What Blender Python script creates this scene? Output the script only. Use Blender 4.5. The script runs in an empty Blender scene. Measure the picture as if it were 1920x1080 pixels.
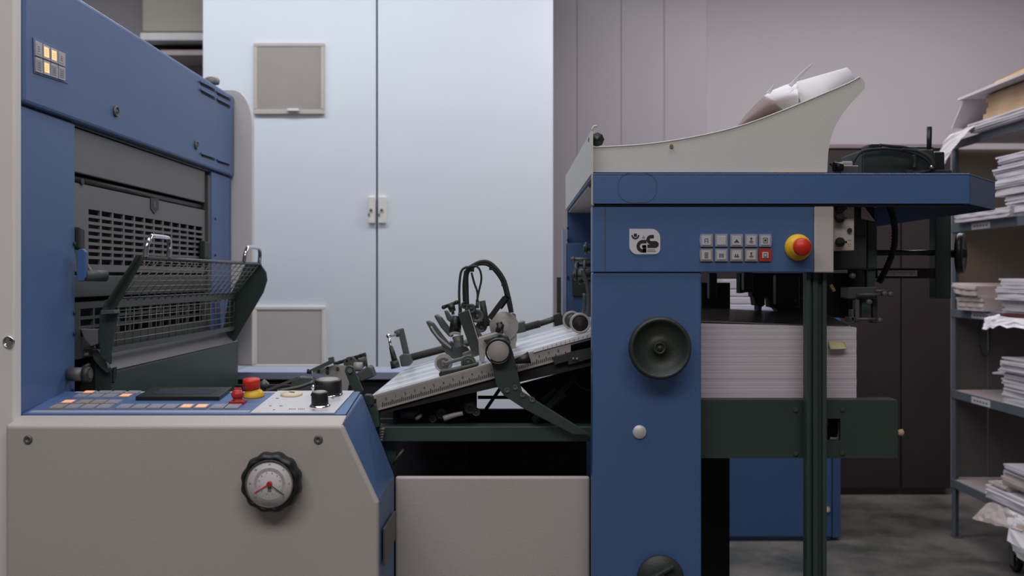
import bpy, bmesh, math, random
from mathutils import Vector, Matrix
random.seed(7)
sc = bpy.context.scene
COL = sc.collection
H = 1.15                      # eye height
FPX = 1920.0                  # focal length in pixels of a 1920 wide frame
CX, CY = 970.0, 520.0         # vanishing point

# ---------------------------------------------------------------- camera, world, lights, exposure
cam_d = bpy.data.cameras.new('camera'); cam = bpy.data.objects.new('camera', cam_d); COL.objects.link(cam)
cam.location = (0, 0, H); cam.rotation_euler = (math.pi/2, 0, 0)
cam_d.sensor_width = 36; cam_d.lens = 36
cam_d.shift_x = -(CX-960)/1920; cam_d.shift_y = -(540-CY)/1920
cam_d.clip_start = .05
cam_d.dof.use_dof = True; cam_d.dof.focus_distance = 2.1; cam_d.dof.aperture_fstop = 5.0
sc.camera = cam
w = bpy.data.worlds.new('world'); sc.world = w; w.use_nodes = True
w.node_tree.nodes['Background'].inputs[0].default_value = (.75, .8, .9, 1)
w.node_tree.nodes['Background'].inputs[1].default_value = .3
sc.view_settings.view_transform = 'Standard'; sc.view_settings.look = 'None'
sc.view_settings.exposure = 0.0; sc.view_settings.gamma = 1; sc.view_settings.use_curve_mapping = False

def area(name, loc, rot, sx, sy, power, color):
    l = bpy.data.lights.new(name, 'AREA'); l.shape = 'RECTANGLE'; l.size = sx; l.size_y = sy
    l.energy = power; l.color = color
    o = bpy.data.objects.new(name, l); COL.objects.link(o); o.location = loc; o.rotation_euler = rot
    return o
area('ceiling_tubes_rear', (-1.5, 4.0, 2.93), (0, 0, 0), 3.2, .25, 36, (.90, .95, 1.0))
area('ceiling_tubes_middle', (-.2, 1.7, 2.93), (0, 0, 0), 2.4, .4, 22, (.94, .96, 1.0))
area('ceiling_tubes_front', (-.3, -.3, 2.93), (0, 0, 0), 3.0, 1.0, 57, (1.0, .95, .94))
area('ceiling_tubes_right', (1.7, 4.2, 2.93), (0, 0, 0), 2.4, .3, 44, (1.0, .97, .99))

# ---------------------------------------------------------------- helpers
def P(px, py, D):
    return Vector(((px-CX)*D/FPX, D, H-(py-CY)*D/FPX))
XU = -(CX-40)*1.86/FPX        # plane of the printing unit's inner face
def U(px, py, X=XU):
    D = -X*FPX/(CX-px)
    return Vector((X, D, H-(py-CY)*D/FPX))
def K(px, py):                # a point of the tilted console panel
    D = .4489/((py-CY)/FPX+.107)
    return P(px, py, D)
def s2l(c):
    return c/12.92 if c <= .04045 else ((c+.055)/1.055)**2.4
def rgb(r, g, b):
    return (s2l(r/255), s2l(g/255), s2l(b/255), 1)

def material(name, color, rough=.5, metal=0, var=.06, scale=9, bump=0, bscale=200, emit=None, stretch=None, spec=None):
    m = bpy.data.materials.new(name); m.use_nodes = True
    nt = m.node_tree; b = nt.nodes['Principled BSDF']
    b.inputs['Roughness'].default_value = rough; b.inputs['Metallic'].default_value = metal
    if spec is not None: b.inputs['Specular IOR Level'].default_value = spec
    tc = nt.nodes.new('ShaderNodeTexCoord'); mp = nt.nodes.new('ShaderNodeMapping')
    nt.links.new(tc.outputs['Object'], mp.inputs['Vector'])
    if stretch: mp.inputs['Scale'].default_value = stretch
    n = nt.nodes.new('ShaderNodeTexNoise'); n.inputs['Scale'].default_value = scale; n.inputs['Detail'].default_value = 5
    nt.links.new(mp.outputs[0], n.inputs['Vector'])
    r = nt.nodes.new('ShaderNodeValToRGB')
    c = color
    r.color_ramp.elements[0].position = .3; r.color_ramp.elements[1].position = .7
    r.color_ramp.elements[0].color = (c[0]*(1-var), c[1]*(1-var), c[2]*(1-var), 1)
    r.color_ramp.elements[1].color = (min(1, c[0]*(1+var)), min(1, c[1]*(1+var)), min(1, c[2]*(1+var)), 1)
    nt.links.new(n.outputs['Fac'], r.inputs['Fac']); nt.links.new(r.outputs['Color'], b.inputs['Base Color'])
    if bump:
        n2 = nt.nodes.new('ShaderNodeTexNoise'); n2.inputs['Scale'].default_value = bscale
        nt.links.new(mp.outputs[0], n2.inputs['Vector'])
        bp = nt.nodes.new('ShaderNodeBump'); bp.inputs['Strength'].default_value = bump; bp.inputs['Distance'].default_value = .002
        nt.links.new(n2.outputs['Fac'], bp.inputs['Height']); nt.links.new(bp.outputs[0], b.inputs['Normal'])
    if emit:
        b.inputs['Emission Color'].default_value = emit[0]; b.inputs['Emission Strength'].default_value = emit[1]
    return m

M = {
 'wall': material('wall_paint', rgb(177, 171, 175), .8, var=.02, scale=1.5, bump=.1),
 'wall_panel': material('wall_panel', rgb(168, 162, 168), .45, var=.05, scale=2.2, stretch=(1, 1, .4)),
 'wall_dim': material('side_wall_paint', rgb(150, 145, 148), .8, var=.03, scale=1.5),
 'ceiling': material('ceiling_paint', rgb(190, 188, 188), .9, var=.02, scale=2),
 'cab': material('cabinet_white', rgb(222, 227, 234), .35, var=.012, scale=3, bump=.08, bscale=300),
 'cabgap': material('cabinet_gap', rgb(70, 70, 72), .7),
 'vent': material('vent_beige', rgb(190, 180, 172), .6, var=.04),
 'ventgrey': material('vent_light', rgb(226, 220, 216), .6, var=.04),
 'ventdark': material('vent_recess', rgb(172, 163, 156), .8),
 'beige': material('machine_beige', rgb(184, 177, 172), .5, var=.018, scale=4, bump=.18, bscale=500),
 'beige_lit': material('machine_beige_lit', rgb(228, 222, 220), .5, var=.02, scale=4),  # same paint as machine_beige, stronger light on the covers put into the colour
 'tray': material('tray_offwhite', rgb(202, 200, 193), .45, var=.015, scale=5, bump=.1, bscale=400),
 'blue': material('machine_blue', rgb(80, 108, 154), .42, var=.025, scale=5, bump=.15, bscale=500),
 'bluef': material('feeder_blue', rgb(70, 100, 146), .42, var=.025, scale=5, bump=.15, bscale=500),
 'bluecab': material('cabinet_blue', rgb(70, 104, 150), .45, var=.03, scale=5),
 'ledge': material('ledge_lavender', rgb(150, 156, 180), .45, var=.03, scale=5),
 'green': material('dark_green_enamel', rgb(52, 68, 61), .45, var=.06, scale=8, bump=.1),
 'greeng': material('grey_green_enamel', rgb(76, 82, 79), .45, var=.05, scale=8),
 'greyplate': material('grey_plate', rgb(112, 112, 113), .5, var=.04, scale=6, bump=.1),
 'black': material('black_plastic', rgb(28, 29, 29), .4, var=.1, scale=20),
 'blackgreen': material('blackish_green', rgb(42, 50, 45), .5, var=.1, scale=20, bump=.2, bscale=300),
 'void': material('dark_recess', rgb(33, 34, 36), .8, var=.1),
 'rubber': material('black_rubber', rgb(36, 37, 36), .65, var=.1),
 'steel': material('brushed_steel', rgb(246, 246, 252), .30, .45, var=.06, scale=5, stretch=(1, 12, 12)),
 'table': material('table_steel', rgb(214, 217, 232), .30, .55, var=.36, scale=2.6, stretch=(1.6, 17, 1)),  # bright and blue-grey streaks imitate reflections in the steel's colour
 'ruler': material('ruler_alu', rgb(134, 130, 127), .5, .5, var=.05, scale=12),
 'wire': material('guard_wire', rgb(138, 134, 128), .45, .3),
 'chrome': material('chrome', rgb(225, 222, 222), .12, 1, var=.02),
 'castgrey': material('cast_grey', rgb(104, 104, 100), .5, .4, var=.12, scale=30),
 'lightgrey': material('light_grey_cast', rgb(160, 156, 150), .5, .1, var=.05, scale=20),
 'brass': material('brass', rgb(190, 160, 95), .35, .8, var=.05),
 'red': material('red_plastic', rgb(205, 44, 30), .4, var=.04),
 'redd': material('dark_red_plastic', rgb(178, 40, 30), .45, var=.04),
 'yellow': material('yellow_plastic', rgb(226, 178, 36), .4, var=.04),
 'btn': material('button_white', rgb(186, 184, 188), .4, var=.03),
 'btng': material('button_grey', rgb(150, 150, 162), .4, var=.03),
 'btnf': material('button_beige_frame', rgb(150, 143, 132), .5, var=.04),
 'lit': material('button_lit', rgb(255, 170, 130), .5, emit=((1, .22, .07, 1), 1.0)),
 'litc': material('button_lit_core', rgb(255, 200, 150), .5, emit=((1, .45, .20, 1), 1.1)),
 'ink': material('print_ink', rgb(58, 58, 54), .6),
 'inkl': material('print_ink_soft', rgb(120, 118, 116), .6),
 'badge': material('badge_silver', rgb(206, 203, 208), .4, var=.02),
 'badgeink': material('badge_ink', rgb(30, 30, 26), .5),
 'panelsilver': material('panel_silver', rgb(205, 202, 206), .45, .2, var=.05, scale=60),
 'cream': material('cream_plastic', rgb(215, 203, 176), .45, var=.05),
 'dial': material('dial_face', rgb(225, 219, 222), .5, var=.03),
 'dialring': material('dial_band', rgb(190, 188, 188), .5, var=.03),
 'glassd': material('display_glass', rgb(58, 62, 70), .22, var=.15, scale=14),
 'paper': material('paper_white', rgb(242, 238, 243), .75, var=.03, scale=6),
 'paperg': material('paper_grey', rgb(206, 200, 206), .75, var=.06, scale=6),
 'paperw': material('paper_warm', rgb(205, 190, 185), .75, var=.05, scale=6),
 'sheetinside': material('printed_sheet_inside', rgb(132, 112, 108), .6, var=.1, scale=4),
 'card': material('cardboard', rgb(190, 160, 128), .8, var=.12, scale=8),
 'gold': material('golden_cardboard', rgb(205, 160, 92), .7, var=.12, scale=8),
 'tag': material('yellowed_tag', rgb(222, 212, 170), .8, var=.04),
 'board': material('dark_brown_board', rgb(41, 31, 32), .7, var=.15, scale=3),
 'trimp': material('pinkish_trim', rgb(128, 112, 114), .6),
 'shelf': material('shelf_grey_blue', rgb(98, 106, 114), .45, var=.05),
 'shelftop': material('shelf_top', rgb(182, 168, 168), .5, var=.05),
 'endb': material('end_panel_beige', rgb(146, 134, 116), .8, var=.06, scale=3),
 'endg': material('end_panel_grey', rgb(98, 97, 94), .7, var=.05, scale=3),
 'acbeige': material('duct_beige', rgb(180, 170, 158), .6, var=.03),
 'darkband': material('dark_red_book', rgb(110, 40, 38), .6),
}
def pile_material(name, base, dark):
    m = bpy.data.materials.new(name); m.use_nodes = True; nt = m.node_tree; b = nt.nodes['Principled BSDF']
    b.inputs['Roughness'].default_value = .8
    tc = nt.nodes.new('ShaderNodeTexCoord'); mp = nt.nodes.new('ShaderNodeMapping'); mp.inputs['Scale'].default_value = (.6, .6, 260)
    nt.links.new(tc.outputs['Object'], mp.inputs[0])
    n = nt.nodes.new('ShaderNodeTexNoise'); n.inputs['Scale'].default_value = 1.3; n.inputs['Detail'].default_value = 6
    nt.links.new(mp.outputs[0], n.inputs['Vector'])
    r = nt.nodes.new('ShaderNodeValToRGB'); r.color_ramp.elements[0].position = .35; r.color_ramp.elements[1].position = .6
    r.color_ramp.elements[0].color = dark; r.color_ramp.elements[1].color = base
    nt.links.new(n.outputs['Fac'], r.inputs[0]); nt.links.new(r.outputs[0], b.inputs['Base Color'])
    return m
M['pile'] = pile_material('cut_paper_edges', rgb(226, 217, 225), rgb(204, 194, 202))
M['pilefoot'] = pile_material('bundle_edges', rgb(240, 233, 242), rgb(176, 170, 176))
def floor_material():
    m = bpy.data.materials.new('worn_concrete'); m.use_nodes = True; nt = m.node_tree; b = nt.nodes['Principled BSDF']
    tc = nt.nodes.new('ShaderNodeTexCoord'); n = nt.nodes.new('ShaderNodeTexNoise'); n.inputs['Scale'].default_value = 3.2; n.inputs['Detail'].default_value = 9
    n.inputs['Roughness'].default_value = .62
    nt.links.new(tc.outputs['Object'], n.inputs['Vector'])
    r = nt.nodes.new('ShaderNodeValToRGB'); r.color_ramp.elements[0].position = .36; r.color_ramp.elements[1].position = .66
    r.color_ramp.elements[0].color = rgb(62, 66, 62); r.color_ramp.elements[1].color = rgb(122, 116, 112)
    nt.links.new(n.outputs['Fac'], r.inputs[0]); nt.links.new(r.outputs[0], b.inputs['Base Color'])
    b.inputs['Roughness'].default_value = .5
    return m
M['floor'] = floor_material()

WORLD = {}
class MB:
    def __init__(s): s.bm = bmesh.new(); s.mi = 0; s.vs = []
    def v(s, p): return s.bm.verts.new(p)
    def f(s, vs, smooth=False):
        try: fa = s.bm.faces.new(vs)
        except ValueError: return None
        fa.material_index = s.mi; fa.smooth = smooth; return fa
    def m(s, i): s.mi = i; return s
    def hexa(s, a, b):                      # two quads a (front) b (back), same order
        A = [s.v(p) for p in a]; B = [s.v(p) for p in b]; n = len(A)
        s.f(A[::-1]); s.f(B)
        for i in range(n): s.f([A[i], A[(i+1) % n], B[(i+1) % n], B[i]])
        return s
    def prism(s, pts, vec):
        vec = Vector(vec); pts = [Vector(p) for p in pts]
        return s.hexa(pts, [p+vec for p in pts])
    def box(s, x0, x1, y0, y1, z0, z1):
        return s.prism([(x0, y0, z0), (x1, y0, z0), (x1, y0, z1), (x0, y0, z1)], (0, y1-y0, 0))
    def pbox(s, a, b, c, d, D, dep):        # pixels a..b, c..d of a front face at distance D
        p = P(a, c, D); q = P(b, d, D)
        return s.box(p.x, q.x, D, D+dep, q.z, p.z)
    def pp(s, pts, D, dep):
        return s.prism([P(x, y, D) for x, y in pts], (0, dep, 0))
    def up(s, pts, X, thick):               # polygon drawn on the unit's face plane, thickened along x
        return s.prism([U(x, y, X) for x, y in pts], (-thick, 0, 0))
    def bar(s, p0, p1, w, h, up=(0, 0, 1)):
        p0 = Vector(p0); p1 = Vector(p1); d = (p1-p0).normalized(); u = Vector(up)
        sd = d.cross(u).normalized(); u = sd.cross(d).normalized()
        q = [p0+sd*(i*w/2)+u*(j*h/2) for i, j in ((-1, -1), (1, -1), (1, 1), (-1, 1))]
        return s.prism(q, p1-p0)
    def cyl(s, p0, p1, r0, r1=None, n=24, cap=True):
        p0 = Vector(p0); p1 = Vector(p1); r1 = r0 if r1 is None else r1
        return s.lathe([(r0, 0), (r1, (p1-p0).length)], p0, p1-p0, n, cap=cap)
    def lathe(s, prof, org, axis, n=28, cap=True, lobes=0, amp=0):
        org = Vector(org); ax = Vector(axis).normalized()
        a = ax.orthogonal().normalized(); b = ax.cross(a)
        rings = []
        for r, h in prof:
            if r < 1e-6: rings.append([s.v(org+ax*h)]); continue
            ring = []
            for i in range(n):
                t = 2*math.pi*i/n; rr = r*(1+amp*math.cos(lobes*t)) if lobes else r
                ring.append(s.v(org+ax*h+(a*math.cos(t)+b*math.sin(t))*rr))
            rings.append(ring)
        for k in range(len(rings)-1):
            A, B = rings[k], rings[k+1]
            for i in range(n):
                j = (i+1) % n
                if len(A) == 1 and len(B) == 1: break
                if len(A) == 1: s.f([A[0], B[j], B[i]], True)
                elif len(B) == 1: s.f([A[i], A[j], B[0]], True)
                else:
                    flat = abs(prof[k][1]-prof[k+1][1]) < 1e-6
                    s.f([A[i], A[j], B[j], B[i]], not flat)
        if cap:
            if len(rings[0]) > 1: s.f(rings[0][::-1])
            if len(rings[-1]) > 1: s.f(rings[-1])
        return s
    def ball(s, c, r, n=16, sq=1):
        return s.lathe([(r*math.sin(math.pi*k/8), -r*sq*math.cos(math.pi*k/8)) for k in range(9)], c, (0, 0, 1), n, cap=False)
    def tube(s, pts, r, n=10, sub=5, r1=None):
        pts = [Vector(p) for p in pts]
        if sub > 1 and len(pts) > 2:
            out = []
            for i in range(len(pts)-1):
                p0 = pts[max(i-1, 0)]; p1 = pts[i]; p2 = pts[i+1]; p3 = pts[min(i+2, len(pts)-1)]
                for k in range(sub):
                    t = k/sub
                    out.append(.5*((2*p1)+(p2-p0)*t+(2*p0-5*p1+4*p2-p3)*t*t+(3*p1-p0-3*p2+p3)*t**3))
            out.append(pts[-1]); pts = out
        prev = None; rings = []
        for i, p in enumerate(pts):
            d = (pts[min(i+1, len(pts)-1)]-pts[max(i-1, 0)]).normalized()
            a = d.orthogonal().normalized() if prev is None else (prev-d*prev.dot(d)).normalized()
            prev = a; b = d.cross(a)
            rr = r if r1 is None else r+(r1-r)*i/(len(pts)-1)
            rings.append([s.v(p+(a*math.cos(2*math.pi*k/n)+b*math.sin(2*math.pi*k/n))*rr) for k in range(n)])
        for A, B in zip(rings, rings[1:]):
            for i in range(n): s.f([A[i], A[(i+1) % n], B[(i+1) % n], B[i]], True)
        s.f(rings[0][::-1]); s.f(rings[-1]); return s
    def text(s, body, size, mat4, depth=.0004):
        cu = bpy.data.curves.new('t', 'FONT'); cu.body = body; cu.size = size; cu.extrude = depth
        cu.align_x = 'CENTER'; cu.align_y = 'CENTER'; cu.resolution_u = 2
        ob = bpy.data.objects.new('t', cu); COL.objects.link(ob)
        dg = bpy.context.evaluated_depsgraph_get(); me = bpy.data.meshes.new_from_object(ob.evaluated_get(dg))
        me.transform(mat4)
        n0 = len(s.bm.faces); s.bm.from_mesh(me); s.bm.faces.ensure_lookup_table()
        for fa in s.bm.faces[n0:]: fa.material_index = s.mi
        bpy.data.objects.remove(ob); bpy.data.curves.remove(cu); bpy.data.meshes.remove(me); return s
    def build(s, name, mats, parent=None, bevel=0, stuff=False, label=None, seg=2):
        bmesh.ops.recalc_face_normals(s.bm, faces=s.bm.faces)
        xs = [v.co for v in s.bm.verts]
        c = Vector([(min(p[i] for p in xs)+max(p[i] for p in xs))/2 for i in range(3)])
        for v in s.bm.verts: v.co -= c
        me = bpy.data.meshes.new(name); s.bm.to_mesh(me); s.bm.free()
        for mt in (mats if isinstance(mats, (list, tuple)) else [mats]): me.materials.append(M[mt])
        o = bpy.data.objects.new(name, me); COL.objects.link(o)
        if parent is not None: o.parent = parent; o.location = c-WORLD[parent]
        else: o.location = c
        WORLD[o] = c
        if bevel:
            md = o.modifiers.new('edge', 'BEVEL'); md.width = bevel; md.segments = seg; md.limit_method = 'ANGLE'; md.angle_limit = math.radians(35)
        if stuff: o['kind'] = 'stuff'
        if label: o['label'] = label
        return o
def thing(name, loc, label, cat, group=None):
    o = bpy.data.objects.new(name, None); o.empty_display_size = .05; COL.objects.link(o); o.location = loc; WORLD[o] = Vector(loc)
    o['label'] = label; o['category'] = cat
    if group: o['group'] = group
    return o
def tag(o, label, cat, group=None):
    o['label'] = label; o['category'] = cat
    if group: o['group'] = group
    return o
def struct(o): o['kind'] = 'structure'; return o
FACE = lambda p, rz=0: Matrix.Translation(p) @ Matrix.Rotation(math.pi/2, 4, 'X') @ Matrix.Rotation(rz, 4, 'Z')   # lettering that faces the camera side
Y_ = Vector((0, 1, 0)); N_ = Vector((0, -1, 0)); XP = Vector((1, 0, 0)); ZP = Vector((0, 0, 1))
def off(p, dx=0, dy=0, dz=0): return Vector(p)+Vector((dx, dy, dz))

# ---------------------------------------------------------------- the room
RX0, RX1, RY0, RY1, RZ = -3.6, 3.3, -2.6, 5.5, 3.0
struct(MB().box(RX0, RX1, RY0, RY1, -.1, 0).build('floor', 'floor'))
struct(MB().box(RX0, RX1, RY0, RY1, RZ, RZ+.1).build('ceiling', 'ceiling'))
wb = struct(MB().box(RX0-.1, RX1+.1, RY1, RY1+.1, 0, RZ).build('wall_back', 'wall'))
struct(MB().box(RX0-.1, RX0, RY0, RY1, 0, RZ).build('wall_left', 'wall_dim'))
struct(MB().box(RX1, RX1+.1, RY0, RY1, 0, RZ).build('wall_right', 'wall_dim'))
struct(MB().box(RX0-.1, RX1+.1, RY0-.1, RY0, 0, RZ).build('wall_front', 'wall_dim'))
seams = [1015, 1082, 1165, 1246, 1327]
for a, b in zip(seams, seams[1:]):
    x0, x1 = P(a, 0, 5.48).x, P(b, 0, 5.48).x
    MB().box(x0+.0015, x1-.0015, 5.495, 5.5, .1, RZ-.02).build('wall_panel', 'wall_panel', wb, bevel=.003)
bb = MB().box(P(1150, 0, 5.47).x, RX1, 5.46, 5.5, 0, .03).build('baseboard_back', 'trimp'); struct(bb)

# dark brown board standing against the back wall
bd = thing('wall_board', P(1480, 918, 5.42), 'dark brown board against the back wall behind the paper pile, pale top edge', 'board')
MB().box(P(1180, 0, 5.4).x, P(1690, 0, 5.4).x-.003, 5.4, 5.458, .035, H+.68).build('panel', 'board', bd, bevel=.004)
MB().box(P(1690, 0, 5.4).x+.003, P(1783, 0, 5.4).x, 5.4, 5.458, .035, H+.68).build('panel', 'board', bd, bevel=.004)
MB().box(P(1180, 0, 5.4).x, P(1783, 0, 5.4).x, 5.39, 5.458, H+.681, H+.70).build('top_edge', 'trimp', bd)

# duct / air unit high on the wall behind the press, left
ac = thing('wall_duct', P(330, 60, 5.3), 'beige boxed duct high on the wall left of the white cabinet', 'duct')
p, q = P(266, -80, 5.2), P(420, 60, 5.2)
MB().box(p.x, q.x, 5.2, 5.49, q.z, p.z).build('housing', 'acbeige', ac, bevel=.01)
p, q = P(262, 60, 5.15), P(420, 76, 5.15)
MB().box(p.x, q.x, 5.15, 5.49, q.z, p.z-.002).build('lip', 'ventgrey', ac, bevel=.006)
p, q = P(275, 76, 5.25), P(420, 90, 5.25)
MB().box(p.x, q.x, 5.25, 5.49, q.z, p.z-.004).build('shadow_gap', 'void', ac)
p, q = P(300, 90, 5.22), P(420, 104, 5.22)
MB().box(p.x, q.x, 5.22, 5.49, q.z, p.z-.006).build('lower_ledge', 'vent', ac, bevel=.005)

# ---------------------------------------------------------------- white two-door cabinet
cb = thing('electrical_cabinet', (-.65, 4.9, 0), 'tall white two-door cabinet with two square vents in its left door', 'cabinet')
cx0, cx1, cm = P(380, 0, 4.8).x, P(1037, 0, 4.8).x, P(706.5, 0, 4.8).x
MB().box(cx0+.01, cx1-.01, 4.83, 5.44, .05, 2.66).build('body', 'cabgap', cb)
MB().box(cx0, cx1, 4.86, 5.42, 0, .05).build('plinth', 'void', cb)
dl = MB().box(cx0, cm-.004, 4.8, 4.83, .06, 2.65).build('door', 'cab', cb, bevel=.004)
dr = MB().box(cm+.004, cx1, 4.8, 4.83, .06, 2.65).build('door', 'cab', cb, bevel=.004)
def vent(a, b, c, d, mt, n):
    D = 4.785
    m = MB(); w_ = 7
    m.pbox(a, b, c, c+w_, D, .014).pbox(a, b, d-w_-2, d, D, .014).pbox(a, a+w_, c+w_, d-w_-2, D, .014).pbox(b-w_, b, c+w_, d-w_-2, D, .014)
    g = m.build('vent_frame', mt, dl, bevel=.003)
    m = MB(); m.m(1).pbox(a+w_, b-w_, c+w_, d-w_-2, D+.012, .002).m(0)
    for i in range(n):
        y = c+w_+(d-c-2*w_-2)*(i+.5)/n
        hh = (d-c-2*w_-2)/n*.32
        m.pbox(a+w_, b-w_, y-hh, y+hh, D+.004, .004)
    m.build('vent_slats', [mt, 'ventdark'], dl, stuff=True)
vent(475, 608, 80, 214, 'vent', 38)
vent(474, 610, 574, 693, 'ventgrey', 34)
MB().pbox(538, 560, 203, 208, 4.772, .012).build('vent_catch', 'ventgrey', dl, bevel=.002)
for a, b, dd in ((690, 703, dl), (709, 724, dr)):
    l = MB(); l.pbox(a, b, 368, 419, 4.786, .0135).build('latch_plate', 'ventgrey', dd, bevel=.004)
    for yy in (394,):
        MB().cyl(P((a+b)/2-1, yy, 4.780), P((a+b)/2-1, yy, 4.786)+Vector((0, 0, 0)), .007, n=12).build('latch_screw', 'castgrey', dd)
    MB().pbox(a, a+3, 400, 405, 4.782, .004).build('latch_slot', 'castgrey', dd)

# ---------------------------------------------------------------- printing unit (tower on the left)
pu = thing('printing_unit', (XU-.4, 2.5, 0), 'tall blue and beige printing tower at the left with an open wire guard', 'printing press')
DN, DF = 1.86, 3.24
ZT, ZB = H+.589, H+.318       # hood top / bottom
hood = MB().prism([(XU+.006, DN, ZB), (XU+.006, DN, ZT-.02), (XU-.03, DN, ZT), (XU-1.3, DN, ZT), (XU-1.3, DN, ZB)], (0, DF-DN, 0)).build('hood', 'blue', pu, bevel=.006)
MB().box(XU-.9, XU-.004, DN, 2.097, .3, ZB-.004).build('column', 'blue', pu, bevel=.004)
MB().box(XU-.9, XU-.004, 3.03, DF, .3, ZB-.004).build('column', 'blue', pu, bevel=.004)
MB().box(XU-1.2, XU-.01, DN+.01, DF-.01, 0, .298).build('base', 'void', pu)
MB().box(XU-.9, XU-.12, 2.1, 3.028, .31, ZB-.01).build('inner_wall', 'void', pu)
MB().box(XU-.018, XU-.012, DN+.004, DF-.004, ZB-.006, ZB-.0005).build('hood_seal', 'green', pu)
# near side cover, seen at the very left edge
nc = MB().box(-1.9, P(35, 0, 1.845).x, 1.83, 1.857, 0, H+.75).build('side_cover', 'beige_lit', pu, bevel=.004, label='beige side cover of the tower')
lk = MB().lathe([(.0105, 0), (.0105, .003), (.0085, .0045), (.0085, .002), (0, .002)], P(17, 641, 1.83), N_, 20)
lk.build('cover_lock', 'chrome', nc)
MB().cyl(P(18, 645, 1.828), P(18, 645, 1.823), .006, .005, 12).build('lock_bolt', 'castgrey', nc)
# far side cover with rounded top
pts = [(380, 690)]
fc = MB(); Xf = P(473, 0, 3.245).x
zc = H+(520-168)*3.245/1920
prof = [(XU-.3, H-.28), (Xf, H-.28), (Xf, zc-.115)]
for k in range(1, 9):
    t = math.pi/2*k/8; prof.append((Xf-.062*(1-math.cos(t)), zc-.115+.115*math.sin(t)))
prof.append((XU-.3, zc))
fc.prism([(x, 3.245, z) for x, z in prof], (0, .03, 0)).build('side_cover', 'beige_lit', pu, bevel=.004, label='beige far side cover with rounded top corner')
MB().lathe([(.022, 0), (.024, .012), (.018, .02), (0, .023)], (XU-.03, 3.12, ZT), (0, 0, 1), 18).build('vent_cap', 'lightgrey', pu)
# hood furniture
def on_hood(pts, name, mt, t=.002, par=None, X=XU+.0065, bevel=0):
    return MB().up(pts, X+t, t).build(name, mt, par or hood, bevel=bevel)
on_hood([(62, 70), (128, 98.5), (128, 157), (64, 137)], 'button_frame', 'blue', .0012, bevel=.0006)
def lp(a, b, t): return a[0]+(b[0]-a[0])*t, a[1]+(b[1]-a[1])*t
TL, TR, BL, BR = (66, 75), (124, 101), (68, 135), (124, 153)
lit = {(0, 1), (0, 2), (1, 1)}
for r in range(2):
    for c in range(4):
        u0, u1 = c/4+.015, (c+1)/4-.025; v0, v1 = (0, .47) if r == 0 else (.52, .98)
        q = []
        for u, v in ((u0, v0), (u1, v0), (u1, v1), (u0, v1)):
            a = lp(TL, TR, u); b = lp(BL, BR, u); q.append(lp(a, b, v))
        on = (r, c) in lit
        m = MB(); m.up(q, XU+.0105, .004)
        cx_ = sum(p[0] for p in q)/4; cy_ = sum(p[1] for p in q)/4
        s_ = [(cx_+(p[0]-cx_)*.68, cy_+(p[1]-cy_)*.68) for p in q]
        m.m(1).up(s_, XU+.0112, .0007)
        m.m(2)
        for k in range(3):
            a = lp(s_[0], s_[3], .25+.22*k); b = lp(s_[1], s_[2], .25+.22*k)
            m.up([lp(a, b, .25), lp(a, b, .7), lp((a[0], a[1]+1.3), (b[0], b[1]+1.3), .7), lp((a[0], a[1]+1.3), (b[0], b[1]+1.3), .25)], XU+.0116, .0004)
        m.build('button', ['btn', 'litc' if on else ('btng' if r else 'btn'), 'lit' if on else 'inkl'], hood, label='lit orange push button' if on else None)
for (x, y, r) in ((216, 209, .0125), (367, 272, .0125)):
    c = U(x, y, XU+.006)
    MB().lathe([(r, 0), (r, .004), (r*.72, .006), (r*.72, .003), (r*.3, .003), (r*.3, .005), (0, .005)], c, XP, 20).build('hood_lock', 'castgrey', hood)
for a in ([(378, 154), (403, 167), (403, 172), (378, 159)], [(379, 169), (403, 182), (403, 187), (379, 174)], [(409, 173), (432, 185), (432, 189), (409, 178)],
          [(410, 187), (432, 198), (432, 203), (410, 192)], [(380, 289), (403, 297), (403, 301), (380, 293)], [(410, 301), (431, 308), (431, 311), (410, 305)]):
    m = MB(); m.up(a, XU+.008, .0015); m.m(1).up([(x-1, y-3) for x, y in a[:2]]+[(x-1, y-.5) for x, y in (a[1], a[0])], XU+.012, .005)
    m.build('vent_louvre', ['void', 'blue'], hood)
# opening: upper plate, dark gap, grille plate
Xp = XU-.016
def zat(z, y): return (Xp, y, H+z)
def slab(name, y0, y1, z0, z1, X, t, mt, bevel=.002, par=pu):
    return MB().box(X-t, X, y0, y1, H+z0, H+z1).build(name, mt, par, bevel=bevel)
slab('upper_plate', 2.102, 3.0, .218, .322-.012, XU-.014, .01, 'greyplate')
slab('frame_edge', 3.004, 3.026, -.3, .30, XU-.006, .03, 'greeng')
MB().tube([(XU-.03, 2.105, H+.206), (XU-.03, 3.0, H+.206)], .009, 10, 1).build('roller_bar', 'blackgreen', pu)
# perforated plates: real openings
def perforated(name, y0, y1, z0, z1, gy0, gy1, gz0, gz1, nc, nr, X, t, mt, bar_y=.009, bar_z=.0065, parent=pu):
    m = MB(); m.box(X-t, X, y0, y1, gz1, z1).box(X-t, X, y0, y1, z0, gz0).box(X-t, X, y0, gy0, gz0, gz1).box(X-t, X, gy1, y1, gz0, gz1)
    for i in range(1, nc):
        y = gy0+(gy1-gy0)*i/nc; m.box(X-t, X-.0004, y-bar_y/2, y+bar_y/2, gz0, gz1)
    for j in range(1, nr):
        z = gz0+(gz1-gz0)*j/nr; m.box(X-t, X-.0002, gy0, gy1, z-bar_z/2, z+bar_z/2)
    return m.build(name, mt, parent)
gp = perforated('grille_plate', 2.104, 3.0, H+.012, H+.196, 2.185, 2.975, H+.028, H+.146, 12, 8, XU-.014, .006, 'greyplate')
MB().box(XU-.05, XU-.045, 2.11, 2.99, H-.17, H+.19).build('recess_back', 'void', pu)
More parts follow.
